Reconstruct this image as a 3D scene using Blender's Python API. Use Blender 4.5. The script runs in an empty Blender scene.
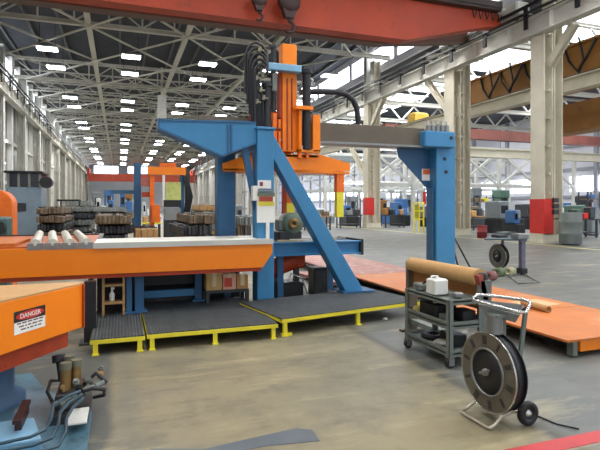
import bpy, math, random
from mathutils import Vector, Matrix
random.seed(7)
PI = math.pi
C = bpy.context.scene.collection
V = Vector

# ------------------------------------------------------------------ camera
# X runs across the hall, Y runs down the hall, the camera stands at x=y=0 with its lens 1.6 m up
FPX, HORIZON, EYE = 500.0, 206.0, 1.6
YAW = math.atan(180.0 / 500.0)
CS, SN = math.cos(YAW), math.sin(YAW)
cam_data = bpy.data.cameras.new('camera')
cam = bpy.data.objects.new('camera', cam_data)
C.objects.link(cam)
cam.location = (0, 0, EYE)
cam.rotation_euler = (PI / 2, 0, -YAW)
cam_data.sensor_width = 36.0
cam_data.lens = 36.0 * FPX / 600.0
cam_data.shift_y = -(225.0 - HORIZON) / 600.0
cam_data.clip_end = 400
bpy.context.scene.camera = cam

def ray(px):
    t = (px - 300.0) / FPX
    return t * CS + SN, -t * SN + CS          # dx, dy per metre of depth
def at_y(px, py, y):                          # measured point on the plane Y = y
    dx, dy = ray(px); d = y / dy
    return V((dx * d, y, EYE + (HORIZON - py) * d / FPX))
def at_x(px, py, x):
    dx, dy = ray(px); d = x / dx
    return V((x, dy * d, EYE + (HORIZON - py) * d / FPX))
def at_z(px, py, z):                          # measured point on a level plane
    dx, dy = ray(px); d = (EYE - z) * FPX / (py - HORIZON)
    return V((dx * d, dy * d, z))
def at_d(px, py, d):                          # at depth d
    dx, dy = ray(px)
    return V((dx * d, dy * d, EYE + (HORIZON - py) * d / FPX))

# ------------------------------------------------------------------ materials
def lin(h):
    h = h.lstrip('#')
    out = []
    for i in (0, 2, 4):
        c = int(h[i:i + 2], 16) / 255.0
        out.append(c / 12.92 if c <= 0.04045 else ((c + 0.055) / 1.055) ** 2.4)
    return out
_m = {}
def mat(name, col, rough=0.5, metal=0.0, var=0.18, scale=4.0, wear=None, wear_amt=0.55, bump=0.0, emit=0.0, spec=0.5):
    if name in _m: return _m[name]
    m = bpy.data.materials.new(name); m.use_nodes = True
    nt = m.node_tree; N = nt.nodes; L = nt.links
    b = N['Principled BSDF']
    c = lin(col)
    tc = N.new('ShaderNodeTexCoord')
    ns = N.new('ShaderNodeTexNoise'); ns.inputs['Scale'].default_value = scale; ns.inputs['Detail'].default_value = 6
    ns.inputs['Roughness'].default_value = 0.65
    L.new(tc.outputs['Object'], ns.inputs['Vector'])
    r = N.new('ShaderNodeValToRGB')
    r.color_ramp.elements[0].position = 0.3; r.color_ramp.elements[1].position = 0.7
    r.color_ramp.elements[0].color = (*[x * (1 - var) for x in c], 1)
    r.color_ramp.elements[1].color = (*[min(1, x * (1 + var)) for x in c], 1)
    L.new(ns.outputs['Fac'], r.inputs['Fac'])
    out = r.outputs['Color']
    if wear:
        n2 = N.new('ShaderNodeTexNoise'); n2.inputs['Scale'].default_value = scale * 2.7; n2.inputs['Detail'].default_value = 8
        n2.inputs['Roughness'].default_value = 0.75
        L.new(tc.outputs['Object'], n2.inputs['Vector'])
        mr = N.new('ShaderNodeMapRange'); mr.inputs[1].default_value = wear_amt; mr.inputs[2].default_value = wear_amt + 0.14
        L.new(n2.outputs['Fac'], mr.inputs[0])
        mx = N.new('ShaderNodeMix'); mx.data_type = 'RGBA'
        L.new(mr.outputs[0], mx.inputs[0]); L.new(out, mx.inputs[6]); mx.inputs[7].default_value = (*lin(wear), 1)
        out = mx.outputs[2]
    L.new(out, b.inputs['Base Color'])
    b.inputs['Roughness'].default_value = rough; b.inputs['Metallic'].default_value = metal
    b.inputs['Specular IOR Level'].default_value = spec
    if emit:
        b.inputs['Emission Color'].default_value = (*c, 1); b.inputs['Emission Strength'].default_value = emit
    if bump:
        bp = N.new('ShaderNodeBump'); bp.inputs['Strength'].default_value = bump; bp.inputs['Distance'].default_value = 0.01
        L.new(ns.outputs['Fac'], bp.inputs['Height']); L.new(bp.outputs[0], b.inputs['Normal'])
    _m[name] = m
    return m

M = dict(
    orange=mat('orange_paint', 'FF8600', .42, 0, .06, 3, 'B35008', .66),
    orange2=mat('orange_dull_paint', 'F07010', .5, 0, .15, 4, '9A4210', .64),
    redor=mat('rust_orange_paint', 'A83A14', .6, 0, .2, 6, '4A1C10', .6),
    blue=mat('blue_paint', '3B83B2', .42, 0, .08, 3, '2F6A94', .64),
    blue2=mat('blue_shaded_paint', '2E6088', .5, 0, .14, 3, '284E68', .6),  # darker copy of the blue, shade of rear and side faces put into the colour
    teal=mat('teal_oily_paint', '4C7080', .35, 0, .28, 3, '2C4048', .52),
    ltblue=mat('pale_blue_paint', '7FAECB', .4, 0, .1, 5, '4F7F9A', .62),
    yellow=mat('yellow_paint', 'EADB36', .45, 0, .08, 5, '8C8430', .66),
    rubber=mat('ribbed_rubber_mat', '565B5C', .75, 0, .2, 14, '6C7070', .6, .25),
    black=mat('black_steel', '1C1D20', .5, 0, .3, 6),
    dark=mat('dark_steel', '3A3B3C', .45, .3, .3, 6, '241F1C', .6),
    steel=mat('grey_steel', '8C8E8C', .35, .6, .15, 8, '565450', .62),
    chrome=mat('bright_steel', 'C9C9C4', .25, .85, .1, 8),
    roller=mat('worn_roller_steel', 'C8C4B6', .45, .15, .2, 6, '7C776C', .62),
    grey=mat('grey_paint', '868A88', .5, 0, .14, 5, '5C5D5A', .63),
    ggrey=mat('green_grey_paint', '6F7670', .5, 0, .14, 5, '4E544F', .62),
    beige=mat('beige_column_paint', 'CCC6B2', .6, 0, .1, 1.2, '8D8674', .66),
    pale=mat('pale_steel_paint', 'C9C8BF', .6, 0, .1, 1.2, '8F8C84', .66),
    white=mat('white_plastic', 'EDEBE4', .4, 0, .04, 6),
    red=mat('red_paint', 'C8281E', .45, 0, .12, 4, '8C1C16', .66),
    crane=mat('red_crane_paint', 'B4401F', .55, 0, .16, .6, '8A3420', .56),
    crane_dark=mat('dark_brown_steel', '40332E', .6, 0, .2, 1),
    hook=mat('dark_red_hook_paint', '38201E', .5, .1, .25, 4),
    brown=mat('brown_steel_beam', '655B4E', .5, .15, .14, 1.6, '514A42', .62),
    ochre=mat('ochre_girder_paint', '9A6A2C', .6, 0, .2, .6, '6A4A24', .6),
    wood=mat('tan_wood', 'B08A5A', .7, 0, .22, 9, '7A5A36', .62),
    board=mat('cardboard', 'C49A66', .8, 0, .1, 8, 'A67C4C', .66),
    paper=mat('kraft_paper', 'C79C64', .7, 0, .07, 5, 'B08650', .68),
    truss=mat('truss_paint', 'C6C3B6', .6, 0, .14, 1, '96938A', .66),
    deckroof=mat('dark_roof_deck', '3A3D44', .8, 0, .25, .8),
    copper=mat('brass_valve', '86683C', .4, .4, .25, 12, '4A3A24', .58),
    stock=mat('brown_bar_stock', '7A6A56', .55, .2, .3, 5, '4A3C2E', .56),
    stock2=mat('grey_bar_stock', '8E938F', .45, .3, .25, 5, '5A5E5C', .58),
    stock3=mat('dark_bar_stock', '44464A', .5, .3, .3, 5, '2A2826', .58),
    cabin=mat('blue_grey_cabin_paint', '8295A2', .5, 0, .12, 3, '5F6E78', .62),
    glassdark=mat('dark_window_glass', '15181C', .12, 0, .1, 3),
    lamp=mat('lamp_lens', 'F6FAFF', .4, 0, 0, 1, emit=16),
    daylight=mat('daylight_glazing', 'EAF2FF', .4, 0, .04, 1.5, emit=3.2),
)
M['lamp'].cycles.emission_sampling = 'NONE'

# ------------------------------------------------------------------ mesh builder
BASE = {}
class MB:
    def __init__(s): s.v = []; s.f = []; s.sm = []
    def add(s, vs, fs, smooth=False):
        n = len(s.v); s.v += [V(p) for p in vs]; s.f += [[i + n for i in f] for f in fs]; s.sm += [smooth] * len(fs); return s
    def box(s, x0, x1, y0, y1, z0, z1):
        return s.add([(x0, y0, z0), (x1, y0, z0), (x1, y1, z0), (x0, y1, z0), (x0, y0, z1), (x1, y0, z1), (x1, y1, z1), (x0, y1, z1)],
                     [(3, 2, 1, 0), (4, 5, 6, 7), (0, 1, 5, 4), (1, 2, 6, 5), (2, 3, 7, 6), (3, 0, 4, 7)])
    def frame_of(s, p0, p1, up):
        d = (V(p1) - V(p0)).normalized(); up = V(up)
        if abs(d.dot(up)) > .98: up = V((0, 1, 0)) if abs(d.y) < .9 else V((1, 0, 0))
        r = d.cross(up).normalized(); u = r.cross(d).normalized()
        return d, r, u
    def bar(s, p0, p1, w, h, up=(0, 0, 1)):   # rectangular bar, w sideways, h along up
        d, r, u = s.frame_of(p0, p1, up); p0 = V(p0); p1 = V(p1)
        q = [(-1, -1), (1, -1), (1, 1), (-1, 1)]
        vs = [p + r * (a * w / 2) + u * (b * h / 2) for p in (p0, p1) for a, b in q]
        return s.add(vs, [(0, 1, 2, 3), (7, 6, 5, 4), (4, 5, 1, 0), (5, 6, 2, 1), (6, 7, 3, 2), (7, 4, 0, 3)])
    def ibeam(s, p0, p1, w, h, tf=.03, tw=.03, up=(0, 0, 1)):
        d, r, u = s.frame_of(p0, p1, up); p0 = V(p0); p1 = V(p1)
        for k in (-1, 1): s.bar(p0 + u * k * (h - tf) / 2, p1 + u * k * (h - tf) / 2, w, tf, u)
        return s.bar(p0, p1, tw, h - 2 * tf, u)
    def channel(s, p0, p1, w, h, t, side=1, up=(0, 0, 1)):   # C-section, web on the +side
        d, r, u = s.frame_of(p0, p1, up); p0 = V(p0); p1 = V(p1)
        for k in (-1, 1): s.bar(p0 + u * k * (h - t) / 2, p1 + u * k * (h - t) / 2, w, t, u)
        o = r * side * (w - t) / 2
        return s.bar(p0 + o, p1 + o, t, h - 2 * t, u)
    def cyl(s, p0, p1, r0, r1=None, n=14, caps=True):
        r1 = r0 if r1 is None else r1
        d, r, u = s.frame_of(p0, p1, (0, 0, 1)); p0 = V(p0); p1 = V(p1); vs = []
        for p, q in ((p0, r0), (p1, r1)):
            for i in range(n):
                a = 2 * PI * i / n; vs.append(p + r * math.cos(a) * q + u * math.sin(a) * q)
        s.add(vs, [(i, (i + 1) % n, n + (i + 1) % n, n + i) for i in range(n)], True)
        if caps: s.add(vs, [tuple(range(n - 1, -1, -1)), tuple(range(n, 2 * n))])
        return s
    def tube(s, pts, r, n=8, closed=False):
        pts = [V(p) for p in pts]; k = len(pts); vs = []; pu = None
        for i, p in enumerate(pts):
            a = pts[(i - 1) % k] if (closed or i > 0) else p
            b = pts[(i + 1) % k] if (closed or i < k - 1) else p
            d = (b - a).normalized()
            if pu is None:
                pu = V((0, 0, 1)) if abs(d.z) < .9 else V((1, 0, 0))
            rr = d.cross(pu).normalized(); uu = rr.cross(d).normalized(); pu = uu
            for j in range(n):
                t = 2 * PI * j / n; vs.append(p + rr * math.cos(t) * r + uu * math.sin(t) * r)
        fs = []
        for i in range(k if closed else k - 1):
            o = i * n; q = ((i + 1) % k) * n
            fs += [(o + j, o + (j + 1) % n, q + (j + 1) % n, q + j) for j in range(n)]
        s.add(vs, fs, True)
        if not closed: s.add(vs, [tuple(range(n - 1, -1, -1)), tuple(range((k - 1) * n, k * n))])
        return s
    def prism(s, pts, d):
        pts = [V(p) for p in pts]; d = V(d); n = len(pts)
        nrm = V((0, 0, 0))
        for i in range(n): nrm += pts[i].cross(pts[(i + 1) % n])
        if nrm.dot(d) > 0: pts.reverse()
        vs = pts + [p + d for p in pts]
        return s.add(vs, [tuple(range(n)), tuple(range(2 * n - 1, n - 1, -1))] +
                     [((i + 1) % n, i, n + i, n + (i + 1) % n) for i in range(n)])
    def lathe(s, prof, o, axis, n=32, closed=False, smooth=True):   # prof: (radius, along axis)
        o = V(o); d, r, u = s.frame_of((0, 0, 0), axis, (0, 0, 1)); vs = []; k = len(prof)
        for q, h in prof:
            for i in range(n):
                a = 2 * PI * i / n; vs.append(o + d * h + r * math.cos(a) * q + u * math.sin(a) * q)
        fs = []
        for j in range(k if closed else k - 1):
            e = (j + 1) % k
            fs += [(j * n + i, j * n + (i + 1) % n, e * n + (i + 1) % n, e * n + i) for i in range(n)]
        s.add(vs, fs, smooth)
        if not closed:
            if prof[0][0] > 1e-4: s.add(vs, [tuple(range(n - 1, -1, -1))])
            if prof[-1][0] > 1e-4: s.add(vs, [tuple(range((k - 1) * n, k * n))])
        return s
    def rbox(s, x0, x1, y0, y1, z0, z1, b=.01):     # box with its eight corners' edges cut
        pr = lambda e: [(x0 + e, y0), (x1 - e, y0), (x1, y0 + e), (x1, y1 - e), (x1 - e, y1), (x0 + e, y1), (x0, y1 - e), (x0, y0 + e)]
        ins = [(x0 + b + (b if 0 else 0), y0 + b)]
        def ring(z, e):
            return [(x0 + e + b, y0 + e, z), (x1 - e - b, y0 + e, z), (x1 - e, y0 + e + b, z), (x1 - e, y1 - e - b, z),
                    (x1 - e - b, y1 - e, z), (x0 + e + b, y1 - e, z), (x0 + e, y1 - e - b, z), (x0 + e, y0 + e + b, z)]
        rs = [ring(z0, b), ring(z0 + b, 0), ring(z1 - b, 0), ring(z1, b)]
        vs = sum(rs, []); fs = [tuple(range(7, -1, -1)), tuple(range(24, 32))]
        for j in range(3): fs += [(j * 8 + i, j * 8 + (i + 1) % 8, j * 8 + 8 + (i + 1) % 8, j * 8 + 8 + i) for i in range(8)]
        return s.add(vs, fs)
    def rot(s, c, ang, axis='Z'):
        R = Matrix.Rotation(ang, 3, axis); c = V(c); s.v = [c + R @ (p - c) for p in s.v]; return s
    def build(s, name, m, parent=None, bevel=0.0, label=None):
        if parent is None:
            xs = [p.x for p in s.v]; ys = [p.y for p in s.v]; zs = [p.z for p in s.v]
            base = V(((min(xs) + max(xs)) / 2, (min(ys) + max(ys)) / 2, min(zs)))
        else: base = BASE[parent.name]
        me = bpy.data.meshes.new(name)
        me.from_pydata([p - base for p in s.v], [], s.f)
        me.polygons.foreach_set('use_smooth', s.sm)
        me.materials.append(M[m] if isinstance(m, str) else m)
        me.update()
        o = bpy.data.objects.new(name, me); C.objects.link(o)
        if parent is None: o.location = base
        else: o.parent = parent
        BASE[o.name] = base
        if bevel:
            bm = o.modifiers.new('bevel', 'BEVEL'); bm.width = bevel; bm.segments = 2; bm.limit_method = 'ANGLE'
        if label: o['label'] = label
        return o
def tag(o, label, cat, group=None, kind=None):
    if label: o['label'] = label
    if cat: o['category'] = cat
    if group: o['group'] = group
    if kind: o['kind'] = kind
    return o
def thing(name, base, label, cat, group=None):
    o = bpy.data.objects.new(name, None); C.objects.link(o); o.location = V(base); o.empty_display_size = .2
    BASE[o.name] = V(base)
    return tag(o, label, cat, group)
def struct(b, name, m, parent=None):
    o = b.build(name, m, parent)
    if parent is None: o['kind'] = 'structure'
    return o
def dup(root, loc, label=None, group=None, rz=None):
    def cp(o, par):
        c = o.copy(); C.objects.link(c)
        if par: c.parent = par
        BASE[c.name] = BASE[o.name]
        for ch in list(o.children): cp(ch, c)
        return c
    r = cp(root, None); r.location = V(loc)
    if rz is not None: r.rotation_euler.z = rz
    if label: r['label'] = label
    if group: r['group'] = group
    return r
def lettering(text, size, origin, xdir, ydir, m, parent, name='lettering', depth=.002, align='CENTER'):
    cu = bpy.data.curves.new('t', 'FONT'); cu.body = text; cu.size = size; cu.align_x = align; cu.align_y = 'CENTER'; cu.extrude = depth / 2
    t = bpy.data.objects.new('t', cu); C.objects.link(t)
    bpy.context.view_layer.update()
    dg = bpy.context.evaluated_depsgraph_get()
    me = bpy.data.meshes.new_from_object(t.evaluated_get(dg))
    bpy.data.objects.remove(t); 
    x = V(xdir).normalized(); y = V(ydir).normalized(); z = x.cross(y)
    R = Matrix((x, y, z)).transposed()
    b = BASE[parent.name]
    for v in me.vertices: v.co = R @ v.co + V(origin) - b
    me.materials.clear(); me.materials.append(M[m])
    o = bpy.data.objects.new(name, me); C.objects.link(o); o.parent = parent; BASE[o.name] = b
    return o
# ------------------------------------------------------------------ the hall: floor, walls, roof
XL, XR, YB, YE, ROOF = -8.2, 44.0, -6.0, 140.0, 13.9

def floor_material():
    m = bpy.data.materials.new('worn_concrete'); m.use_nodes = True
    nt = m.node_tree; N = nt.nodes; L = nt.links; b = N['Principled BSDF']
    tc = N.new('ShaderNodeTexCoord')
    def noise(scale, detail=6, rough=.6):
        n = N.new('ShaderNodeTexNoise'); n.inputs['Scale'].default_value = scale; n.inputs['Detail'].default_value = detail
        n.inputs['Roughness'].default_value = rough; L.new(tc.outputs['Object'], n.inputs['Vector']); return n
    def ramp(src, p0, p1):
        r = N.new('ShaderNodeMapRange'); r.inputs[1].default_value = p0; r.inputs[2].default_value = p1
        L.new(src, r.inputs[0]); return r.outputs[0]
    def mix(f, a, bcol):
        x = N.new('ShaderNodeMix'); x.data_type = 'RGBA'; L.new(f, x.inputs[0])
        if isinstance(a, str): x.inputs[6].default_value = (*lin(a), 1)
        else: L.new(a, x.inputs[6])
        x.inputs[7].default_value = (*lin(bcol), 1); return x.outputs[2]
    def scaled(f, k):
        n = N.new('ShaderNodeMath'); n.operation = 'MULTIPLY'; L.new(f, n.inputs[0])
        if isinstance(k, float): n.inputs[1].default_value = k
        else: L.new(k, n.inputs[1])
        return n.outputs[0]
    big = noise(.55, 5, .55); mid = noise(2.2, 8, .68); fine = noise(14, 8, .75)
    c = mix(ramp(big.outputs['Fac'], .36, .66), '93886A', '716D5E')
    c = mix(scaled(ramp(mid.outputs['Fac'], .5, .72), .6), c, '55544A')
    c = mix(scaled(ramp(fine.outputs['Fac'], .55, .8), .45), c, '57544B')
    pale = noise(1.1, 7, .7)
    c = mix(scaled(ramp(pale.outputs['Fac'], .58, .74), .6), c, 'B5A985')
    # painted-out grey strip left of the slab joint, worn along its edge
    sx = N.new('ShaderNodeSeparateXYZ'); L.new(tc.outputs['Object'], sx.inputs[0])
    def axis(out, a0, a1):
        n = N.new('ShaderNodeMath'); n.operation = 'MULTIPLY_ADD'
        L.new(mid.outputs['Fac'], n.inputs[0]); n.inputs[1].default_value = .22; L.new(out, n.inputs[2])
        return ramp(n.outputs[0], a0, a1)
    left = axis(sx.outputs['X'], .07, .0)
    near = axis(sx.outputs['Y'], 6.4, 6.1)
    c = mix(scaled(scaled(left, near), .85), c, '464E50')
    # the bay right of the second slab joint is greyer, partly cart shade put into the colour; both joints are dark with grime
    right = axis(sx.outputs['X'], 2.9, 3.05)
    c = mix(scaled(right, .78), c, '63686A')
    def joint(x0, wd, amt, colr, out='X'):
        global _j
        a = N.new('ShaderNodeMath'); a.operation = 'SUBTRACT'; L.new(sx.outputs[out], a.inputs[0]); a.inputs[1].default_value = x0
        q = N.new('ShaderNodeMath'); q.operation = 'ABSOLUTE'; L.new(a.outputs[0], q.inputs[0])
        w = N.new('ShaderNodeMath'); w.operation = 'MULTIPLY_ADD'; L.new(mid.outputs['Fac'], w.inputs[0]); w.inputs[1].default_value = wd; L.new(q.outputs[0], w.inputs[2])
        return mix(scaled(ramp(w.outputs[0], wd * 1.15, wd * .45), amt), c, colr)
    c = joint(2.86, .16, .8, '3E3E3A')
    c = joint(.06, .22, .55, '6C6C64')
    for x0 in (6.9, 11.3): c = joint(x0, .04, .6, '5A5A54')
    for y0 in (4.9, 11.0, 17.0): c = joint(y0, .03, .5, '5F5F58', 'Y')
    st = N.new('ShaderNodeMapping'); st.inputs['Scale'].default_value = (.5, 2.2, 1); L.new(tc.outputs['Object'], st.inputs['Vector'])
    ns = N.new('ShaderNodeTexNoise'); ns.inputs['Scale'].default_value = 1.1; ns.inputs['Detail'].default_value = 9; ns.inputs['Roughness'].default_value = .7
    L.new(st.outputs[0], ns.inputs['Vector'])
    c = mix(scaled(ramp(ns.outputs['Fac'], .54, .72), .75), c, '4F4F48')
    c = mix(scaled(ramp(ns.outputs['Fac'], .46, .3), .65), c, 'BDB08A')
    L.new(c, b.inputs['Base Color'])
    L.new(ramp(mid.outputs['Fac'], -.6, 1.4), b.inputs['Roughness'])
    rr = N.new('ShaderNodeMapRange'); rr.inputs[3].default_value = .36; rr.inputs[4].default_value = .62
    L.new(mid.outputs['Fac'], rr.inputs[0]); L.new(rr.outputs[0], b.inputs['Roughness'])
    bp = N.new('ShaderNodeBump'); bp.inputs['Strength'].default_value = .12; bp.inputs['Distance'].default_value = .01
    L.new(fine.outputs['Fac'], bp.inputs['Height']); L.new(bp.outputs[0], b.inputs['Normal'])
    return m
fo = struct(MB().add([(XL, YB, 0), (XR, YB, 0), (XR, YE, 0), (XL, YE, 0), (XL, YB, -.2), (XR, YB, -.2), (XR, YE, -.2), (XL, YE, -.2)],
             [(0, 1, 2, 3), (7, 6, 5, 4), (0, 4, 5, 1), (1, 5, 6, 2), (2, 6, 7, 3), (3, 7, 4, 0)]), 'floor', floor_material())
for v in fo.data.vertices: v.co += fo.location          # keep floor coordinates in metres from the camera
fo.location = (0, 0, 0)

M['wallL'] = mat('grey_sheet_wall', '86888A', .7, 0, .2, .6, '6A6C6E', .58)
M['wallR'] = mat('pale_sheet_wall', 'DAD9E0', .7, 0, .1, .3, 'A9A8B0', .62)
M['wallE'] = mat('blue_grey_end_wall', 'B4BEC6', .7, 0, .1, .3, '87919A', .6)
struct(MB().box(XL - .2, XL, YB, YE, 0, ROOF), 'wall_left', 'wallL')
struct(MB().box(XR, XR + .2, YB, YE, 0, ROOF), 'wall_right', 'wallR')
struct(MB().box(XL - .2, XR + .2, YE, YE + .2, 0, ROOF), 'wall_far', 'wallE')
struct(MB().box(17.9, 18.1, 58.0, YE, 0, ROOF), 'wall_inner', 'wallR')
# roof deck with its purlins
b = MB().box(XL - .2, 18.4, YB, YE, ROOF, ROOF + .2)
struct(b, 'ceiling', 'deckroof')
b = MB()
for i in range(14):
    x = XL + .6 + i * 1.9
    b.ibeam((x, YB, ROOF - .11), (x, YE, ROOF - .11), .12, .2, .02, .02)
struct(b, 'trim_1', mat('purlin_paint', '5E5F60', .6, 0, .15, 1))
# the lower roof over the side aisle with its strip of roof lights
AR = 11.6
b = MB().box(18.4, 21.2, YB, YE, AR, AR + .2)
b.box(26.6, XR + .2, YB, YE, AR, AR + .2)
for k in range(20): b.box(21.2, 26.6, YB + k * 7.3, YB + k * 7.3 + 1.1, AR, AR + .2)
struct(b, 'ceiling_aisle', 'deckroof')
for k in range(20):
    struct(MB().box(21.2, 26.6, YB + k * 7.3 + 1.1, YB + (k + 1) * 7.3, AR + .05, AR + .12), 'window_%d' % (k + 1), 'daylight')
b = MB().box(18.2, 18.4, YB, YE, AR, 12.1).box(18.2, 18.4, YB, YE, 13.4, ROOF + .2)
for k in range(21): b.box(18.2, 18.4, YB + k * 7.3, YB + k * 7.3 + .5, 12.1, 13.4)
struct(b, 'wall_clerestory', 'wallR')
for k in range(20): struct(MB().box(18.27, 18.33, YB + k * 7.3 + .5, YB + (k + 1) * 7.3, 12.1, 13.4), 'window_%d' % (k + 61), 'daylight')
# long bands of daylight glazing: left wall high up, and the far aisle wall
wn = 20
for k in range(12):
    wn += 1
    y = 38 + k * 8.0
    w = struct(MB().box(XL - .05, XL + .03, y, y + 7.0, 11.0, 12.9), 'window_%d' % wn, 'daylight')
    f = MB()
    for j in range(8): f.box(XL, XL + .08, y + j, y + j + .08, 11.0, 12.9)
    f.build('window_frame', 'pale', w)
for k in range(9):
    wn += 1
    y = 14 + k * 13.5
    w = struct(MB().box(XR - .03, XR + .05, y, y + 12.0, 3.1, 4.6), 'window_%d' % wn, 'daylight')
    f = MB()
    for j in range(9): f.box(XR - .09, XR - .02, y + j * 1.49, y + j * 1.49 + .08, 3.1, 4.6)
    f.build('window_frame', 'pale', w)
# ribs of the left wall sheeting and two rails along it
b = MB()
y = 12.0
while y < YE - 1:
    b.box(XL, XL + .34, y, y + .42, 0, 13.2); y += 3.2
struct(b, 'trim_2', mat('wall_rib_paint', 'ECEAE2', .6, 0, .1, .8))
b = MB()
for z in (3.2, 6.3): b.box(XL + .2, XL + .36, YB, YE, z, z + .25)
struct(b, 'trim_3', 'pale')
b = MB()
for z in (2.4, 5.2, 7.6): b.box(XR - .2, XR, YB, YE, z, z + .3)
for y in range(0, 138, 6): b.box(XR - .3, XR, y, y + .4, 0, AR)
struct(b, 'trim_4', mat('right_wall_frame_paint', '9A9CA4', .6, 0, .1, .8))
b = MB()
for z in (1.1, 3.6, 6.2, 10.9): b.box(17.75, 17.9, 58, YE, z, z + .25)
y = 58.0
while y < YE: b.box(17.7, 17.9, y, y + .3, 0, ROOF); y += 2.7
struct(b, 'trim_5', mat('inner_wall_rib_paint', '9A9A9A', .6, 0, .1, .8))
# end wall: a tall pale door and a light band
struct(MB().box(-6.5, -1.5, YE - .1, YE + .02, 0, 3.6), 'door_1', mat('pale_blue_end_door', 'C9D2D8', .6, 0, .06, .5))
wn += 1; struct(MB().box(-6.3, -.5, YE - .12, YE + .02, 9.7, 12.0), 'window_%d' % wn, 'daylight')
wn += 1; struct(MB().box(2.0, 8.5, YE - .12, YE + .02, 10.3, 12.0), 'window_%d' % wn, 'daylight')
# painted lines on the floor
ln = MB().box(2.36, 6.5, 2.5, 2.63, 0, .003); struct(ln, 'trim_6', mat('red_floor_line', 'C4363A', .5, 0, .1, 5, '9A5A54', .62))
struct(MB().box(16.3, 16.5, 12, 60, 0, .003), 'trim_7', mat('yellow_floor_line', 'D6CC84', .6, 0, .1, 3, 'A8A288', .56))
pz = [at_z(x, y, 0) for x, y in ((150, 449), (205, 449), (262, 436), (296, 428.5), (312, 430), (320, 441), (300, 443), (268, 446), (235, 452), (150, 455))]
struct(MB().prism([p + V((0, 0, .003)) for p in pz], (0, 0, -.003)), 'trim_8', mat('grey_floor_patch', '5C646A', .42, 0, .12, 4, '6E7272', .62))

# ------------------------------------------------------------------ roof trusses
def truss(y, first=[]):
    if first:
        return dup(first[0], (first[0].location.x, y, first[0].location.z))
    r = thing('roof_truss', (4.9, y, 12), 'white painted steel roof truss spanning the hall under the dark roof', 'roof truss', 'roof trusses down the hall')
    x0, x1, z0, z1 = XL + .2, 17.9, 12.0, 13.55
    MB().ibeam((x0, y, z0), (x1, y, z0), .26, .26, .04, .04).build('bottom_chord', 'truss', r)
    MB().ibeam((x0, y, z1), (x1, y, z1), .26, .24, .04, .04).build('top_chord', 'truss', r)
    w = MB(); n = 14; dx = (x1 - x0) / n
    for i in range(n):
        xa, xb = x0 + i * dx, x0 + (i + 1) * dx
        w.bar((xa, y, z0 + .1), (xa, y, z1 - .1), .09, .09)
        w.bar((xa, y, z0 + .1) if i % 2 else (xa, y, z1 - .1), (xb, y, z1 - .1) if i % 2 else (xb, y, z0 + .1), .08, .08)
    w.build('web_members', 'truss', r)
    first.append(r); return r
TY = [16.5, 31.0, 45.5, 60, 74.5, 89, 103.5, 118, 132.5]
for y in TY: truss(y)
def light_truss(y, first=[]):
    if first: return dup(first[0], (first[0].location.x, y, first[0].location.z))
    r = thing('purlin_truss', (4.9, y, 12.5), 'slim pale lattice truss between the heavier roof trusses far down the hall', 'roof truss', 'slim lattice trusses far down the hall')
    x0, x1 = XL + .2, 17.9
    MB().bar((x0, y, 12.5), (x1, y, 12.5), .12, .12).build('bottom_chord', 'truss', r)
    MB().bar((x0, y, 13.5), (x1, y, 13.5), .12, .12).build('top_chord', 'truss', r)
    w = MB(); n = 22; dx = (x1 - x0) / n
    for i in range(n): w.bar((x0 + i * dx, y, 12.5 if i % 2 else 13.5), (x0 + (i + 1) * dx, y, 13.5 if i % 2 else 12.5), .07, .07)
    w.build('web_members', 'truss', r); first.append(r); return r
for k in range(24):
    y = 49.1 + k * 3.6
    if min(abs(y - q) for q in TY) > 1: light_truss(y)
# level ties down the hall, and the crossed bracing between them
TX = [-7.2, -1.7, 3.85, 9.4, 14.9]
for i, x in enumerate(TX[1:4]):
    t = thing('roof_tie', (x, 60, 12), ['pale steel tie running down the hall under the roof, left of the nearest lamps',
        'pale steel tie running down the hall under the roof above the blue arm', 'pale steel tie running down the hall, partly behind the red crane'][i], 'roof tie')
    MB().ibeam((x, 4, 12.05), (x, YE, 12.05), .3, .22, .03, .03).build('beam', 'truss', t)
first = None
for j in range(len(TY) - 1):
    for i in range(4):
        for k in range(2):
            y0 = TY[j] + k * 7.25
            if first is None:
                first = thing('cross_bracing', (TX[i], y0, 11.9), 'pair of crossed pale steel rods bracing the roof between trusses', 'roof bracing', 'crossed roof bracing')
                MB().bar((TX[i], y0, 11.92), (TX[i] + 5.5, y0 + 7.25, 11.92), .11, .09).build('rod', 'truss', first)
                MB().bar((TX[i] + 5.5, y0, 11.83), (TX[i], y0 + 7.25, 11.83), .11, .09).build('rod', 'truss', first)
            else: dup(first, (TX[i], y0, 11.9))
# aisle trusses
first = None
for k in range(12):
    y = 13 + k * 7.3
    if first is None:
        first = thing('aisle_truss', (31, y, 9.7), 'pale lattice truss under the roof lights of the side aisle', 'roof truss', 'side aisle trusses')
        MB().ibeam((18.6, y, 9.8), (43.9, y, 9.8), .3, .3, .04, .04).build('bottom_chord', 'pale', first)
        MB().ibeam((18.6, y, 11.4), (43.9, y, 11.4), .25, .2, .03, .03).build('top_chord', 'pale', first)
        w = MB(); n = 18; dx = 25.3 / n
        for i in range(n):
            w.bar((18.6 + i * dx, y, 9.9 if i % 2 else 11.3), (18.6 + (i + 1) * dx, y, 11.3 if i % 2 else 9.9), .12, .12)
        w.build('web_members', 'pale', first)
    else: dup(first, (31, y, 9.7))
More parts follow.
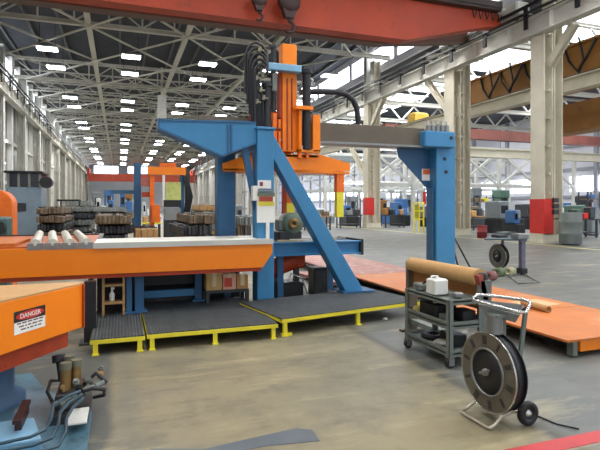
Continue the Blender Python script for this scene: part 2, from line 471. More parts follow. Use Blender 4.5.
# ------------------------------------------------------------------ lamps
lamp0 = None
def lamp(x, y, z=11.45):
    global lamp0
    if lamp0 is None:
        lamp0 = thing('ceiling_lamp', (x, y, z), 'bright oblong lamp hanging under the dark roof', 'ceiling lamp', 'lamps under the hall roof')
        MB().rbox(x - .62, x + .62, y - .42, y + .42, z + .06, z + .2, .05).build('housing', 'grey', lamp0)
        MB().rbox(x - .58, x + .58, y - .38, y + .38, z, z + .062, .02).build('lens', 'lamp', lamp0)
        for s in (-.45, .45): MB().cyl((x + s, y, z + .2), (x + s, y, ROOF), .015, n=6).build('hanger', 'dark', lamp0)
    else: dup(lamp0, (x, y, z))
LX = [-4.3, .7, 5.75, 10.4, 15.0]
rows = [1.5, 6, 12, 21.5, 26.3, 35, 39.5, 50, 54.5, 64.5, 69, 79, 83.5, 93.5, 98, 108, 112.5, 122.5, 127]  # nearest rows hang out of view, added to light the foreground
for y in rows:
    for x in LX: lamp(x, y)
def area(name, x, y, z, power, sx, sy, col=(1, .97, .93)):
    l = bpy.data.lights.new(name, 'AREA'); l.shape = 'RECTANGLE'; l.size = sx; l.size_y = sy; l.energy = power; l.color = col
    o = bpy.data.objects.new(name, l); C.objects.link(o); o.location = (x, y, z); return o
LP = 100
for y in rows[:9]:
    for x in LX: area('lamp_light', x, y, 11.42, LP, 1.16, .52)
for y in rows[9::2]:
    for x in LX[::2]: area('lamp_light', x, y + 2, 11.42, LP * 5, 1.16, .52)
# daylight through the aisle roof lights, plus an added fill row under solid deck
for k in range(10):
    area('roof_and_fill_light', 23.9, -1 + k * 14.6, AR - .05, 850, 5.2, 9, (.93, .97, 1))
    area('roof_and_fill_light', 36.0, 3 + k * 14.6, AR - .3, 700, 2, 6, (.95, .97, 1))  # added fill, no roof light above it, brightens the aisle
w = bpy.data.worlds.new('daylight'); bpy.context.scene.world = w; w.use_nodes = True
w.node_tree.nodes['Background'].inputs[0].default_value = (.86, .92, 1, 1)
w.node_tree.nodes['Background'].inputs[1].default_value = .8
# ------------------------------------------------------------------ columns
def column(y, x=17.0, h=9.0, label='', group=None, red=None, boxes=False, m='beige', w=.62, sep=.66):
    t = thing('steel_column', (x + .5, y, 0), label, 'column', group)
    # crane post in front, building post behind, batten plates between them
    MB().ibeam((x, y, .35), (x, y, h), w, .5, .05, .05, (1, 0, 0)).build('crane_post', m, t)
    MB().ibeam((x + sep, y, .35), (x + sep, y, h + 3.2), w * .9, .5, .05, .05, (1, 0, 0)).build('building_post', m, t)
    b = MB(); z = .9
    while z < h - .3:
        b.bar((x + .2, y - w * .36, z), (x + sep - .2, y - w * .36, z + .7), .03, .12, (0, 0, 1)); b.box(x + .1, x + sep - .1, y - w * .4, y + w * .4, z + .85, z + .95); z += 1.2
    b.build('batten_plates', m, t)
    MB().box(x - .36, x + sep + .36, y - .42, y + .42, 0, .12).box(x - .3, x + sep + .3, y - .34, y + .34, .12, .36).build('base', m, t)
    if red:
        MB().box(x - .27, x + .27, y - w / 2 - .025, y + w / 2 + .025, red[0], red[1]).build('red_wrap', 'red', t, label='red painted guard band')
    if boxes:
        for z in (1.25, 1.5, 1.75):
            MB().rbox(x + sep - .42, x + sep - .22 + .1, y - w / 2 - .12, y - w / 2 + .01, z, z + .19, .015).build('switch_box', 'dark', t)
        MB().bar((x + .3, y - w / 2 - .02, 1.05), (x + sep + .2, y - w / 2 - .02, 1.05), .03, .05).build('bracket', 'dark', t)
    return t
def knee(c, x, y, y2, z0, z1):
    MB().ibeam((x, y, z0), (x, y2, z1), .3, .3, .03, .03, (1, 0, 0)).build('knee_brace', 'beige', c)
c1 = column(16.9, x=17.25, label='wide beige steel column with red guard band and switch boxes, nearest on the right', red=(.42, 1.9), boxes=True, w=.74, sep=.6)
knee(c1, 17.35, 16.55, 15.3, 7.6, 9.0)
c2 = column(23.1, x=17.25, label='beige double steel column close to the right blue gantry post', w=.85, sep=.66)
knee(c2, 17.2, 23.5, 25.4, 7.0, 9.0)
c3 = column(32.7, x=17.1, label='beige steel column with small red band, seen under the brown gantry beam', red=(.95, 2.2), w=.7, sep=.55)
knee(c3, 17.0, 32.3, 30.3, 7.0, 9.0); knee(c3, 17.3, 33.1, 36.0, 3.4, 6.2)
cf = column(50.0, label='distant beige column on the right side of the hall', group='far right columns', w=.7, m='pale')
for y in (58, 64, 68, 76, 84, 92, 100, 108, 116, 124, 132): dup(cf, (17.5, y, 0))
tall = MB().ibeam((18.05, 34.6, 0), (18.05, 34.6, 13.4), .5, .5, .05, .05).build('roof_column', 'pale')
tag(tall, 'pale roof column rising behind the runway girder to the roof', 'column')
cl = None
for y in range(14, 138, 8):
    if cl is None: cl = column(y, x=-7.6, h=9.0, label='pale column of the row along the left wall', group='left wall columns', m='pale', w=.6, sep=.1)
    else: dup(cl, (-7.1, y, 0))

# ------------------------------------------------------------------ crane runways (nave)
def runway(x, side, label, m):
    t = thing('crane_runway', (x, 60, 9), label, 'crane runway')
    s = MB().ibeam((x, YB, 9.42), (x, YE - .5, 9.42), .5, .8, .05, .05); y = 4.0
    while y < YE: s.box(x - .24, x + .24, y, y + .03, 9.05, 9.8); y += 2.4
    s.build('girder', m, t)
    MB().box(x - .06, x + .06, YB, YE - .5, 9.82, 9.96).build('rail', 'dark', t)
    b = MB().box(x + side * .5 - .05, x + side * .5 + .05, YB, YE - .5, 10.14, 10.26)
    b.box(x + side * .5 - .05, x + side * .5 + .05, YB, YE - .5, 9.86, 9.95)
    b.build('conductor_bar', 'black', t)
    y = 4.0
    while y < 60: MB().box(x + side * .38, x + side * .46, y, y + .2, 9.25, 10.3).box(x, x + side * .46, y, y + .1, 9.83, 9.88).build('bar_bracket', 'black', t); y += 2.6
    return t
runway(17.0, -1, 'pale crane runway girder climbing across the upper right with black conductor bars', 'pale')
runway(-7.3, 1, 'pale crane runway girder along the left wall', 'pale')
# ------------------------------------------------------------------ aisle runway, ochre girders and cross beams
t = thing('aisle_runway', (18.75, 40, 6.6), 'cream runway beam passing behind the nearest right column', 'crane runway')
MB().ibeam((18.75, 2, 6.95), (18.75, 90, 6.95), .45, .62, .05, .05).build('girder', 'beige', t)
MB().box(18.7, 18.8, 2, 90, 7.26, 7.36).build('rail', 'dark', t)
t = thing('ochre_girder', (20.6, 30, 5.9), 'deep ochre brown crane girder slung in the right side aisle', 'crane girder')
MB().box(20.35, 20.95, 8, 27.5, 7.25, 9.2).build('web', 'ochre', t)
MB().box(20.2, 21.1, 8, 27.5, 9.2, 9.3).box(20.2, 21.1, 8, 27.5, 7.15, 7.25).build('flanges', 'ochre', t)
for y in (13.0, 20.3): MB().box(20.6, 20.7, y - .05, y + .05, 9.3, 9.66).build('hanger', 'dark', t)
for y in (13.2, 17.6, 20.2, 22.0, 23.6):
    MB().tube([(20.3, y - .9, 9.3), (20.15, y - .5, 8.5), (20.12, y, 7.9), (20.15, y + .5, 8.5), (20.3, y + .9, 9.3)], .06, 6).build('festoon_cable', 'black', t)
    MB().tube([(20.2, y, 9.5), (20.15, y - .3, 8.4), (20.2, y + .2, 7.3)], .05, 6).build('festoon_cable', 'black', t)
t = thing('ochre_lower_girder', (21.5, 14, 5.2), 'lower ochre girder below the cream runway beam at far right', 'crane girder')
MB().box(21.3, 21.9, 6, 21.2, 5.35, 6.75).build('web', 'ochre', t)
MB().box(21.1, 22.1, 6, 21.2, 5.25, 5.35).build('flanges', 'ochre', t)
for y in (13.0, 20.3): MB().box(21.55, 21.65, y - .05, y + .05, 6.75, 9.66).build('hanger', 'dark', t)
t = thing('yellow_hoist', (21.5, 33, 7.5), 'yellow hoist hanging in the right aisle between two beige columns', 'hoist')
MB().rbox(20.8, 22.2, 32.5, 33.5, 7.6, 8.7, .12).build('body', mat('hoist_yellow', 'C8A02C', .5, 0, .14, 3, '7A5A20', .62), t)
MB().cyl((21.5, 33, 7.6), (21.5, 33, 5.2), .03, n=6).build('cable', 'dark', t)
t = thing('cross_beam', (31, 27.5, 4.9), 'grey beige cross beam spanning the right aisle beyond the nearest column', 'beam')
MB().ibeam((18.3, 28.5, 5.3), (43.8, 28.5, 5.3), .5, .62, .05, .05).build('beam', 'beige', t)
t = thing('aisle_crane_bridge', (31, 34, 6.4), 'faded red crane bridge in the right aisle above the grey cross beam', 'crane')
MB().box(19, 43, 33.6, 34.4, 7.1, 7.9).build('girder', mat('faded_red_paint', '8A5248', .6, 0, .2, 1, '6E443C', .6), t)
MB().rbox(18.9, 20.1, 33.2, 34.8, 7.05, 7.5, .06).build('end_truck', 'yellow', t)
t = thing('wall_walkway', (30, 60, 4), 'grey beam band crossing the aisle behind the brown gantry beam', 'beam')
MB().ibeam((18.6, 52, 7.2), (43.8, 52, 7.2), .6, .9, .06, .06).build('beam', 'grey', t)
b = MB()
for i in range(16): b.bar((18.8 + i * 1.55, 52, 5.4 if i % 2 else 6.7), (20.35 + i * 1.55, 52, 6.7 if i % 2 else 5.4), .12, .12)
b.bar((18.6, 52, 5.35), (43.8, 52, 5.35), .2, .16); b.build('lattice', 'pale', t)
t = thing('strip_light_row', (33, 44, 3.6), 'long white strip light row hanging low in the right aisle', 'strip light')
MB().rbox(20, 43, 44.8, 45.2, 3.85, 4.1, .03).build('housing', 'white', t)
MB().box(20.1, 42.9, 44.85, 45.15, 3.8, 3.85).build('tube', 'daylight', t)
for x in (22, 28, 34, 40): MB().cyl((x, 45.0, 4.1), (x, 45.0, AR), .03, n=6).build('hanger', 'dark', t)

# ------------------------------------------------------------------ red overhead crane
t = thing('overhead_crane', (5, 19.3, 8.75), 'red overhead travelling crane bridge crossing the top of the hall', 'crane')
def girder(y0, y1, zb=8.75):
    p = [(-6.3, y0, 9.6), (-5.2, y0, zb), (11.6, y0, zb), (15.9, y0, 9.85), (16.7, y0, 9.95), (16.7, y0, 10.5), (-6.9, y0, 10.5), (-6.9, y0, 9.7)]
    return MB().prism(p, (0, y1 - y0, 0))
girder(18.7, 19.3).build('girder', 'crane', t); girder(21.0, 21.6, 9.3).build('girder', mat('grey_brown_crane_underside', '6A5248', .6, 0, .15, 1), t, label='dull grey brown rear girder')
MB().box(-6.8, 16.4, 18.35, 19.4, 10.5, 10.62).box(-6.8, 16.4, 18.3, 18.36, 10.62, 10.9).build('walkway', 'crane_dark', t)
MB().rbox(16.55, 17.35, 17.6, 23.4, 10.12, 10.75, .08).build('end_truck', 'pale', t)
MB().rbox(-7.6, -6.8, 17.6, 23.4, 10.12, 10.75, .08).build('end_truck', 'crane', t)
b = MB()
for y in (18.2, 22.8):
    b.cyl((16.85, y, 10.28), (17.15, y, 10.28), .2, n=18)
b.build('wheels', 'dark', t)
for i in range(5): MB().tube([(14.9 + i * .35, 18.5, 10.4), (14.95 + i * .35, 18.45, 10.05), (15.1 + i * .35, 18.5, 10.35)], .035, 6).build('cable', 'black', t)
def hook(x, y, ztop, zb, s, label):
    t = thing('crane_hook', (x, y, zb), label, 'crane hook')
    MB().cyl((x - .1 * s, y, ztop), (x - .1 * s, y, zb + .95 * s), .02, n=6).build('rope', 'dark', t)
    MB().cyl((x + .1 * s, y, ztop), (x + .1 * s, y, zb + .95 * s), .02, n=6).build('rope', 'dark', t)
    b = MB().lathe([(.05, -.17 * s), (.3 * s, -.15 * s), (.36 * s, -.05 * s), (.36 * s, .05 * s), (.3 * s, .15 * s), (.05, .17 * s)], (x, y, zb + .95 * s), (0, 1, 0), 20)
    b.prism([(x - .3 * s, y - .12 * s, zb + .95 * s), (x + .3 * s, y - .12 * s, zb + .95 * s), (x + .14 * s, y - .12 * s, zb + .45 * s), (x - .14 * s, y - .12 * s, zb + .45 * s)], (0, .24 * s, 0))
    b.build('sheave_block', 'hook', t)
    k = MB(); pts = [(x, y, zb + .5 * s), (x, y, zb + .36 * s)]
    for i in range(9):
        a = PI * .5 - i * PI * 1.25 / 8
        pts.append((x + .17 * s * math.cos(a), y, zb + .19 * s + .17 * s * math.sin(a)))
    k.tube(pts, .055 * s, 8); k.build('hook', 'hook', t)
h1 = at_y(289, 33, 18.1); hook(h1.x, 18.1, 10.5, h1.z, 1.25, 'large dark red hook block hanging before the red crane girder')
h2 = at_y(259, 21, 18.1); hook(h2.x, 18.1, 10.5, h2.z, .85, 'smaller dark hook block left of the large crane hook')
# far crane at the end of the hall
t = thing('far_crane', (5, 121, 8.6), 'orange red crane bridge spanning the hall near its far end', 'crane')
MB().box(-6.9, 16.8, 121, 122, 7.2, 8.9).box(-6.9, -6.4, 121, 122, 8.9, 10.2).box(16.3, 16.8, 121, 122, 8.9, 10.2).build('girder', 'crane', t)
MB().box(-6.9, 16.8, 124.5, 125.5, 7.4, 8.9).box(-6.9, -6.4, 124.5, 125.5, 8.9, 10.2).box(16.3, 16.8, 124.5, 125.5, 8.9, 10.2).build('girder', 'crane', t)
MB().rbox(-7.7, -6.9, 119.5, 127, 10.12, 10.7, .08).build('end_truck', 'crane_dark', t)
MB().rbox(16.6, 17.4, 119.5, 127, 10.12, 10.7, .08).build('end_truck', 'crane_dark', t)
t = thing('hanging_duct', (3.7, 45.0, 9.4), 'grey square duct hanging from the roof above the blue arm tip', 'duct')
a = at_d(162, 97, 44.5)
MB().box(a.x - .36, a.x + .36, a.y - .3, a.y + .3, 9.4, 11.4).build('duct', 'pale', t); MB().box(a.x - .1, a.x + .1, a.y - .1, a.y + .1, 11.4, ROOF).build('hanger', 'truss', t)
# pale lattice frames standing across the aisle behind the machines
fr = None
for y in (38, 47, 58):
    if fr is None:
        fr = thing('lattice_frame', (31, y, 0), 'pale lattice frame standing across the right aisle behind the machines', 'frame', 'lattice frames across the aisle')
        for i in range(6):
            x = 19.5 + i * 4.7; MB().box(x, x + .3, y, y + .3, 0, 7.0).build('post', 'pale', fr)
            if i < 5: MB().bar((x + .15, y + .15, 3.4), (x + 4.85, y + .15, 6.8), .2, .2).build('brace', 'pale', fr); MB().bar((x + 4.85, y + .1, 3.4), (x + .15, y + .1, 6.8), .16, .2).build('brace', 'pale', fr)
        for z in (3.3, 6.8): MB().box(19.5, 43.3, y + .05, y + .25, z, z + .3).build('rail', 'pale', fr)
    else: dup(fr, (31, y, 0))
# ------------------------------------------------------------------ blue gantry
G1, G2 = 7.2, 8.4                       # front plane and beam plane of the gantry
t = gantry = thing('blue_gantry', (2.04, G1, 0), 'blue steel gantry machine with raking brace, wedge arm and brown cross beam', 'gantry machine')
PX = at_y(264, 300, G1 + .1).x          # front post
def seg(mb, pts, y0, y1): return mb.prism([V((p.x, y0, p.z)) for p in pts], (0, y1 - y0, 0))
b = MB().box(PX - .13, PX + .13, G1, G1 + .3, .03, 2.74)
b.box(PX - .15, PX + .15, G1 - .03, G1 + .33, 2.74, 2.78)
b.box(PX - .2, PX + .2, G1 + .0, G1 + .42, 0, .04)
b.build('front_post', 'blue', t, bevel=.012)
pts = [at_y(*q, G1 + .02) for q in ((272, 132), (364, 291), (347, 294), (270, 152))]
seg(MB(), pts, G1 + .02, G1 + .28).build('raking_brace', 'blue', t, bevel=.01)
MB().box(3.3, 3.85, G1 - .06, G1 + .36, .222, .25).build('brace_foot', 'blue2', t)
pts = [at_y(*q, G1 + .06) for q in ((158, 119), (247, 121), (256, 122), (256, 144), (222, 156.5), (158.5, 129))]
seg(MB(), pts, G1 + .06, G1 + .1).build('wedge_arm', 'blue', t)
b = MB()
for k in (pts[0:2] + [pts[2]], ): 
    b.bar(pts[0] + V((0, .16, -.01)), pts[2] + V((0, .16, -.01)), .36, .025)
b.bar(pts[5] + V((0, .16, .012)), pts[4] + V((0, .16, .012)), .36, .025); b.bar(pts[4] + V((0, .16, .012)), pts[3] + V((0, .16, .012)), .36, .025)
e = at_y(232, 138, G1); b.box(e.x - .01, e.x + .015, G1 + .03, G1 + .3, pts[4].z + .06, pts[0].z - .03)
e = at_y(228.5, 138, G1); b.box(e.x - .01, e.x + .01, G1 + .045, G1 + .3, pts[4].z + .03, pts[0].z - .03)
b.box(pts[0].x - .005, pts[0].x + .02, G1, G1 + .33, pts[5].z, pts[0].z)
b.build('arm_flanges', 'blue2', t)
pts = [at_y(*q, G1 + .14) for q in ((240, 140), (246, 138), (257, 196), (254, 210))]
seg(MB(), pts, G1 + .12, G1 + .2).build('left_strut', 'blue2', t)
e0 = at_y(253, 186, G1 + .1); MB().box(e0.x - .03, e0.x + .05, G1 - .02, G1 + .1, e0.z - .22, e0.z).build('pale_bracket', 'white', t)
# rear left upright
rx = at_y(225, 200, G2).x
b = MB().box(rx - .15, rx + .15, G2 - .15, G2 + .15, .03, 2.72).box(rx - .26, rx + .26, G2 - .26, G2 + .26, 0, .04)
b.prism([(rx - .15, G2 - .02, 1.0), (rx + .15, G2 - .02, 1.0), (rx + .27, G2 - .02, .04), (rx - .27, G2 - .02, .04)], (0, .04, 0))
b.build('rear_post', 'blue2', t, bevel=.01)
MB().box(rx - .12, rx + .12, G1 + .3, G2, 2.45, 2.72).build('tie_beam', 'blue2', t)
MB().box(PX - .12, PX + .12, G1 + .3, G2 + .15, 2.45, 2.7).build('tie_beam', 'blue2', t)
# right upright with its gusset
qx0, qx1 = at_y(429, 200, G2).x, at_y(451, 200, G2).x
ztop = at_y(440, 127, G2 - .1).z
b = MB(); 
qs = at_y(436.5, 200, G2 - .14).x
b.box(qs, qx1, G2 - .14, G2 + .16, .03, 2.98)
MB().box(qx0 + .04, qs, G2 + .0, G2 + .04, .035, 2.1).box(qx0 + .02, qx0 + .05, G2 - .08, G2 + .12, .035, 1.95).build('side_flange', 'blue2', t)
b.box(qx0 - .02, qx1 + .04, G2 - .25, G2 + .27, 0, .035)
b.build('right_post', 'blue', t, bevel=.012)
pts = [at_y(*q, G2 + .12) for q in ((397, 147.5), (440, 148), (440, 202), (433, 195), (399, 157))]
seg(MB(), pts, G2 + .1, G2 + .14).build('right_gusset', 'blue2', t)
hx0, hx1 = at_y(421, 140, G2 - .16).x, at_y(451, 140, G2 - .16).x
MB().rbox(hx0, hx1, G2 - .3, G2 + .3, at_y(430, 147, G2 - .25).z, at_y(430, 131, G2 - .25).z, .02).build('head_box', 'blue', t)
b = MB()
for px, py in ((446, 139), (444.5, 159), (446, 172)):
    p = at_y(px, py, G2 - .14); MB().cyl((p.x, G2 - (.315 if py < 150 else .155), p.z), (p.x, G2 - .1, p.z), .035, n=12).build('bolt_head', 'black', t)
e0 = at_y(426.5, 174.5, G2 + .1)
MB().box(e0.x - .11, e0.x + .11, G2 + .085, G2 + .1, e0.z - .12, e0.z + .11).build('safety_sticker', 'white', t, label='white sticker with orange top')
MB().box(e0.x - .09, e0.x + .09, G2 + .08, G2 + .086, e0.z + .0, e0.z + .1).build('sticker_band', mat('orange_sticker', 'E0703C', .5, 0, .1, 30), t)
b = MB()
for i in range(5):
    p = at_y(425 + i * 4.6, 129.5, G2 - .1); b.cyl((p.x, G2 - .2, p.z - .05), (p.x, G2 - .2, p.z + .06), .05, n=10); b.tube([(p.x, G2 - .2, p.z + .06), (p.x + .06, G2 - .1, p.z + .16), (p.x + .15, G2, p.z + .05)], .02, 6)
b.build('valve_bank', 'steel', t)
# brown cross beam
bz0, bz1 = 2.72, 3.1
bx0 = 1.2
b = MB().box(bx0, hx0 + .1, G2 - .12, G2 + .16, bz0 + .03, bz1)
b.build('cross_beam', 'brown', t, bevel=.01, label='brown grey cross beam')
MB().box(bx0, hx0 + .02, G2 - .2, G2 + .2, bz0, bz0 + .035).build('beam_flange', 'steel', t)
# control panel and sign on the front post
def panel(px0, px1, py0, py1, d, m, name, lab=None):
    a, c = at_y(px0, py0, G1 - .05), at_y(px1, py1, G1 - .05)
    return MB().box(a.x, c.x, G1 - d, G1 - .001, c.z, a.z).build(name, m, t, label=lab)
panel(258.5, 271.5, 180, 188.5, .03, 'white', 'notice_plate', 'small white notice plate')
panel(258.2, 273, 189.5, 191.5, .06, 'steel', 'pipe_bracket')
sp = panel(257.5, 275, 192.5, 222.5, .045, 'white', 'safety_sign', 'white safety sign with red and yellow head')
def band(px0, px1, py0, py1, m, name):
    a, c = at_y(px0, py0, G1 - .05), at_y(px1, py1, G1 - .05)
    MB().box(a.x, c.x, G1 - .05, G1 - .044, c.z, a.z).build(name, m, sp)
band(257.6, 274.8, 192.6, 196.5, mat('dull_green_grey_print', '6E7460', .5), 'print_band')
band(259, 273, 196.5, 201.5, mat('brick_red_print', 'A8402C', .5), 'print_band')
band(258.5, 274, 201.5, 206, mat('yellow_print', 'D9C93C', .5), 'print_band')
b = MB()
p = at_y(262, 184, G1 - .05); b.box(p.x - .03, p.x + .02, G1 - .034, G1 - .029, p.z - .03, p.z + .03)
b.build('notice_mark', mat('maroon_print', '7A2A40', .5), t)
MB().cyl((PX + .02, G1 - .03, .9), (PX + .02, G1 - .03, 1.36), .028).build('post_pipe', 'white', t)

# ------------------------------------------------------------------ orange lifting head on the cross beam
HY = G2
t = head = thing('lifting_head', (2.84, HY, 1.4), 'bright orange lifting head with tall mast and tapered yoke on the gantry beam', 'lifting head')
def hp(px, py, y): return at_y(px, py, y)
def hbox(mb, px0, px1, py0, py1, y0, y1):
    a, c = at_y(px0, py0, y0), at_y(px1, py1, y0); return mb.box(a.x, c.x, y0, y1, c.z, a.z)
F = HY - .22                             # front face of the head
hbox(MB(), 282.5, 297, 43, 152, F, F + .22).build('mast', 'orange', head, bevel=.012)
b = MB()
for i, (x0, x1) in enumerate(((273, 277), (278.5, 281), (299, 302), (306.5, 309))): hbox(b, x0, x1, 113 + (i % 2) * 6, 158, F - .1, F - .02)
b.build('guide_rails', 'orange2', head)
b = MB(); hbox(b, 287, 288.2, 78, 150, F - .02, F + .01); hbox(b, 291.5, 292.6, 78, 150, F - .02, F + .01)
b.build('mast_grooves', 'redor', head)
MB().box(at_y(274, 120, F).x, at_y(298.5, 120, F).x, HY + .18, HY + .3, 2.5, 3.3).build('carriage_back_plate', 'orange2', head)
b = MB(); hbox(b, 313, 320.5, 114.5, 152, F - .12, F + .02); hbox(b, 299, 320.5, 149, 153, F - .12, F + .02); hbox(b, 296, 313.5, 105, 110, F - .2, F); hbox(b, 299, 301.5, 110, 152, F - .12, F + .02)
b.build('right_cylinder_frame', 'orange', head, bevel=.006)
b = MB(); hbox(b, 250.5, 254.5, 112, 131, F - .1, F); hbox(b, 258, 262, 112, 131, F - .1, F); hbox(b, 250.5, 262, 111, 114, F - .1, F)
hbox(b, 250, 282, 127, 131, F - .1, F); b.build('left_cylinder_frame', 'redor', head)
b = MB(); p = hp(306.5, 72, F - .08); q = hp(306.5, 150, F - .08); b.cyl(p, q, .075, n=14); b.cyl(hp(306.5, 70, F - .08), hp(306.5, 74, F - .08), .1, n=14)
b.build('right_cylinder', 'black', head)
b = MB(); p = hp(266.5, 86, F - .08); q = hp(266.5, 129, F - .08); b.cyl(p, q, .075, n=14); b.cyl(hp(266.5, 84, F - .08), hp(266.5, 87, F - .08), .095, n=14)
b.build('left_cylinder', 'black', head)
MB().cyl(hp(306.5, 129, F - .08), hp(306.5, 153, F - .08), .03, n=10).build('piston_rod', 'chrome', head)
a, c = hp(267, 62.5, F - .12), hp(301, 73, F - .12)
MB().rbox(a.x, c.x, F - .16, F - .01, c.z, a.z, .012).build('blue_bracket', 'ltblue', head)
b = MB(); hbox(b, 273, 277, 73, 91, F - .12, F - .08); b.build('bracket_strut', 'ggrey', head)
b = MB(); p = hp(274, 50, F + .05); b.cyl(hp(273.5, 45, F + .1), hp(273.5, 112, F + .1), .05, n=10); hbox(b, 270, 276, 44, 47, F + .02, F + .2)
b.build('rear_column', 'dark', head)
hbox(MB(), 279.5, 283, 72, 118, F + .02, F + .2).build('mast_side_channel', 'redor', head)
b = MB()
rnd = random.Random(3)
for i in range(9):
    x0 = 252 + i * 1.5
    pts = [hp(258 + i, 52 - (i % 3) * 2, F - .1), hp(253 + (i % 4) * 1.2, 57, F - .13), hp(251.5 + i * .7, 75, F - .16 + .015 * i), hp(253 + i * 1.1 + rnd.random() * 2, 98, F - .18), hp(252 + i * 1.5, 128, F - .1)]
    sm = []
    for k in range(len(pts) - 1):
        for f in (0, .25, .5, .75): sm.append(pts[k].lerp(pts[k + 1], f))
    MB().tube(sm + [pts[-1]], .024, 6).build('hose', 'black', head)
for i in range(5):
    c = hp(256 + i * 1.2, 58 + i * 4, F - .14 - .03 * i); r = .2 - .02 * i
    MB().tube([c + V((r * math.cos(k * PI / 6) * (1 if k < 4 else .9), 0, r * 1.3 * math.sin(k * PI / 6))) for k in range(7)] + [c + V((-r * .9, 0, -.6 - .1 * i))], .024, 6).build('hose', 'black', head)
b = MB()
for i, (px, py) in enumerate(((258, 61), (261, 70), (256, 80), (260, 92), (263, 100), (256, 104), (259, 52), (262, 78))):
    b = MB(); p = hp(px, py, F - .2); b.cyl(p, p + V((.02, 0, .08)), .028, n=8).cyl(p + V((0, 0, .03)), p + V((.08, 0, .03)), .018, n=8)
    b.build('hose_fitting', mat('tarnished_brass', '8E8872', .4, .5, .2, 12), head)
# energy chain arching to the beam
pts = [hp(*q, HY) for q in ((300, 92), (318, 91.5), (336, 92), (346, 94.5), (353, 100), (357, 109), (358.5, 124))]
MB().tube(pts, .055, 8).build('cable_chain', 'black', head)
# yoke
pts = [hp(*q, F) for q in ((223, 170), (223, 163), (238, 158), (258, 154), (320, 154.5), (350, 163.5), (350, 171), (296, 171.5))]
yk = seg(MB(), pts, F, F + .06); 
pts2 = [p + V((0, .5, 0)) for p in pts]; yk.prism(pts2, (0, .06, 0))
b0 = hp(223, 171, F); b1 = hp(350, 171, F)
yk.box(b0.x + .01, b1.x - .01, F, F + .56, b0.z, b0.z + .04); yk.box(hp(262, 155, F).x, hp(318, 155, F).x, F, F + .56, hp(300, 157, F).z, hp(300, 155, F).z)
yk.build('yoke', 'orange', head)
b = MB(); hbox(b, 258, 326, 172, 174.8, F + .1, F + .45); b.build('press_plate', 'white', head)
def leg(px0, px1, py1, py2, y0):
    a, c = at_y(px0, 171, y0), at_y(px1, py2, y0); m1 = at_y(px0, py1, y0)
    l = MB().box(a.x, c.x, y0, y0 + .13, m1.z, a.z).build('leg', 'orange2', head)
    MB().box(a.x + .005, c.x - .005, y0 + .005, y0 + .125, c.z, m1.z).build('leg_tip', 'yellow', l, label='yellow leg tip')
leg(337, 344, 192, 217, F + .02); leg(286.5, 294.5, 203, 219, F + .38); leg(229, 236, 205, 222, F + .1)
hbox(MB(), 283.5, 286, 171, 214, F + .38, F + .5).build('leg_guard', 'redor', head)

# ------------------------------------------------------------------ orange roller conveyor, blue stand, out-feed table
CY0, CY1 = 6.8, 8.0
cx1 = at_y(272.5, 241, CY0).x; cxb = at_y(263, 266, CY0).x
t = conv = thing('roller_conveyor', (0, 7.4, 0), 'long orange roller conveyor side beam crossing behind the dark step platform', 'conveyor')
Z1, Z0 = 1.085, .735
b = MB().prism([(-4.2, CY0, Z0), (cxb, CY0, Z0), (cx1, CY0, Z0 + .2), (cx1, CY0, Z1), (-4.2, CY0, Z1)], (0, .05, 0))
b.build('front_beam', 'orange', t, bevel=.004)
MB().box(-4.2, cxb - .02, CY0 + .02, CY0 + .2, Z0 - .05, Z0).box(-4.2, cxb - .02, CY0 + .05, CY0 + .2, Z0, Z0 + .03).build('bottom_flange', 'redor', t)
MB().box(-4.2, cx1, CY1 - .05, CY1, Z0, Z1).build('rear_beam', 'orange2', t)
rx0 = at_y(88, 246, CY0).x
MB().box(rx0 + .06, cx1 + .01, CY0 - .015, CY1 + .01, Z1, Z1 + .03).build('cover_plate', mat('pale_worn_plate', 'DCDACF', .45, .0, .08, 3, 'ACA99E', .66), t, label='pale worn steel cover plate')
MB().box(rx0 + .06, cx1, CY0 - .03, CY0 + .01, Z1 - .02, Z1 + .05).build('edge_angle', 'pale', t)
MB().box(-4.2, rx0 + .06, CY0 + .06, 9.28, Z1 - .1, Z1 + .02).build('roller_bed', mat('dark_orange_bed', 'B4561A', .5, 0, .2, 4, '6A3416', .6), t)  # bed in a darker, browner orange than the beams
MB().box(-4.2, rx0 + .06, 9.28, 9.34, Z0, Z1 + .04).box(rx0 + .06, rx0 + .12, CY1, 9.34, Z0, Z1 + .04).build('roller_bed_frame', 'dark', t)
for x in (rx0 - .05, -2.6): MB().box(x - .08, x, 9.2, 9.28, 0, Z1 - .14).build('leg', 'blue2', t)
xr = rx0 - .02
ri = 0
while xr > -1.15:
    r = MB().cyl((xr, CY0 + .02, Z1 + .05), (xr - .29, 9.3, Z1 + .05), .06, n=16).cyl((xr, CY0 - .02, Z1 + .05), (xr - .297, 9.36, Z1 + .05), .02, n=8).build('roller', 'roller', t)
    MB().box(xr - .09, xr + .09, CY0 - .005, CY0 + .05, Z1 - .02, Z1 + .06).build('bearing_block', 'steel', t)
    xr -= .19
b = MB().prism([(-4.2, CY0 + .3, Z1), (-1.2, CY0 + .1, Z1), (-1.2, CY1, Z1), (-4.2, CY1, Z1)], (0, 0, .06)); b.build('feed_bed', mat('brownish_orange_bed', 'C06A20', .5, 0, .2, 4, '8A4A1C', .6), t)
def leg2(x0, x1, y, z=0.0):
    MB().box(x0, x1, y, y + .14, z, Z0 + .1).box(x0 - .04, x1 + .04, y - .04, y + .18, z, z + .03).build('leg', 'blue2', t)
a = [at_y(p, 280, 7.0).x for p in (126.5, 132, 135, 144)]
leg2(a[0], a[1], 7.0, .175); leg2(a[2], a[3], 7.02, .175)
p0, p1 = at_y(194.5, 280, 7.55).x, at_y(201.5, 280, 7.55).x
leg2(p0, p1, 7.5, .185); leg2(cxb - .35, cxb - .25, 7.8)
MB().box(a[3], p0, 7.54, 7.62, .27, .37).build('stand_rail', 'blue', t)
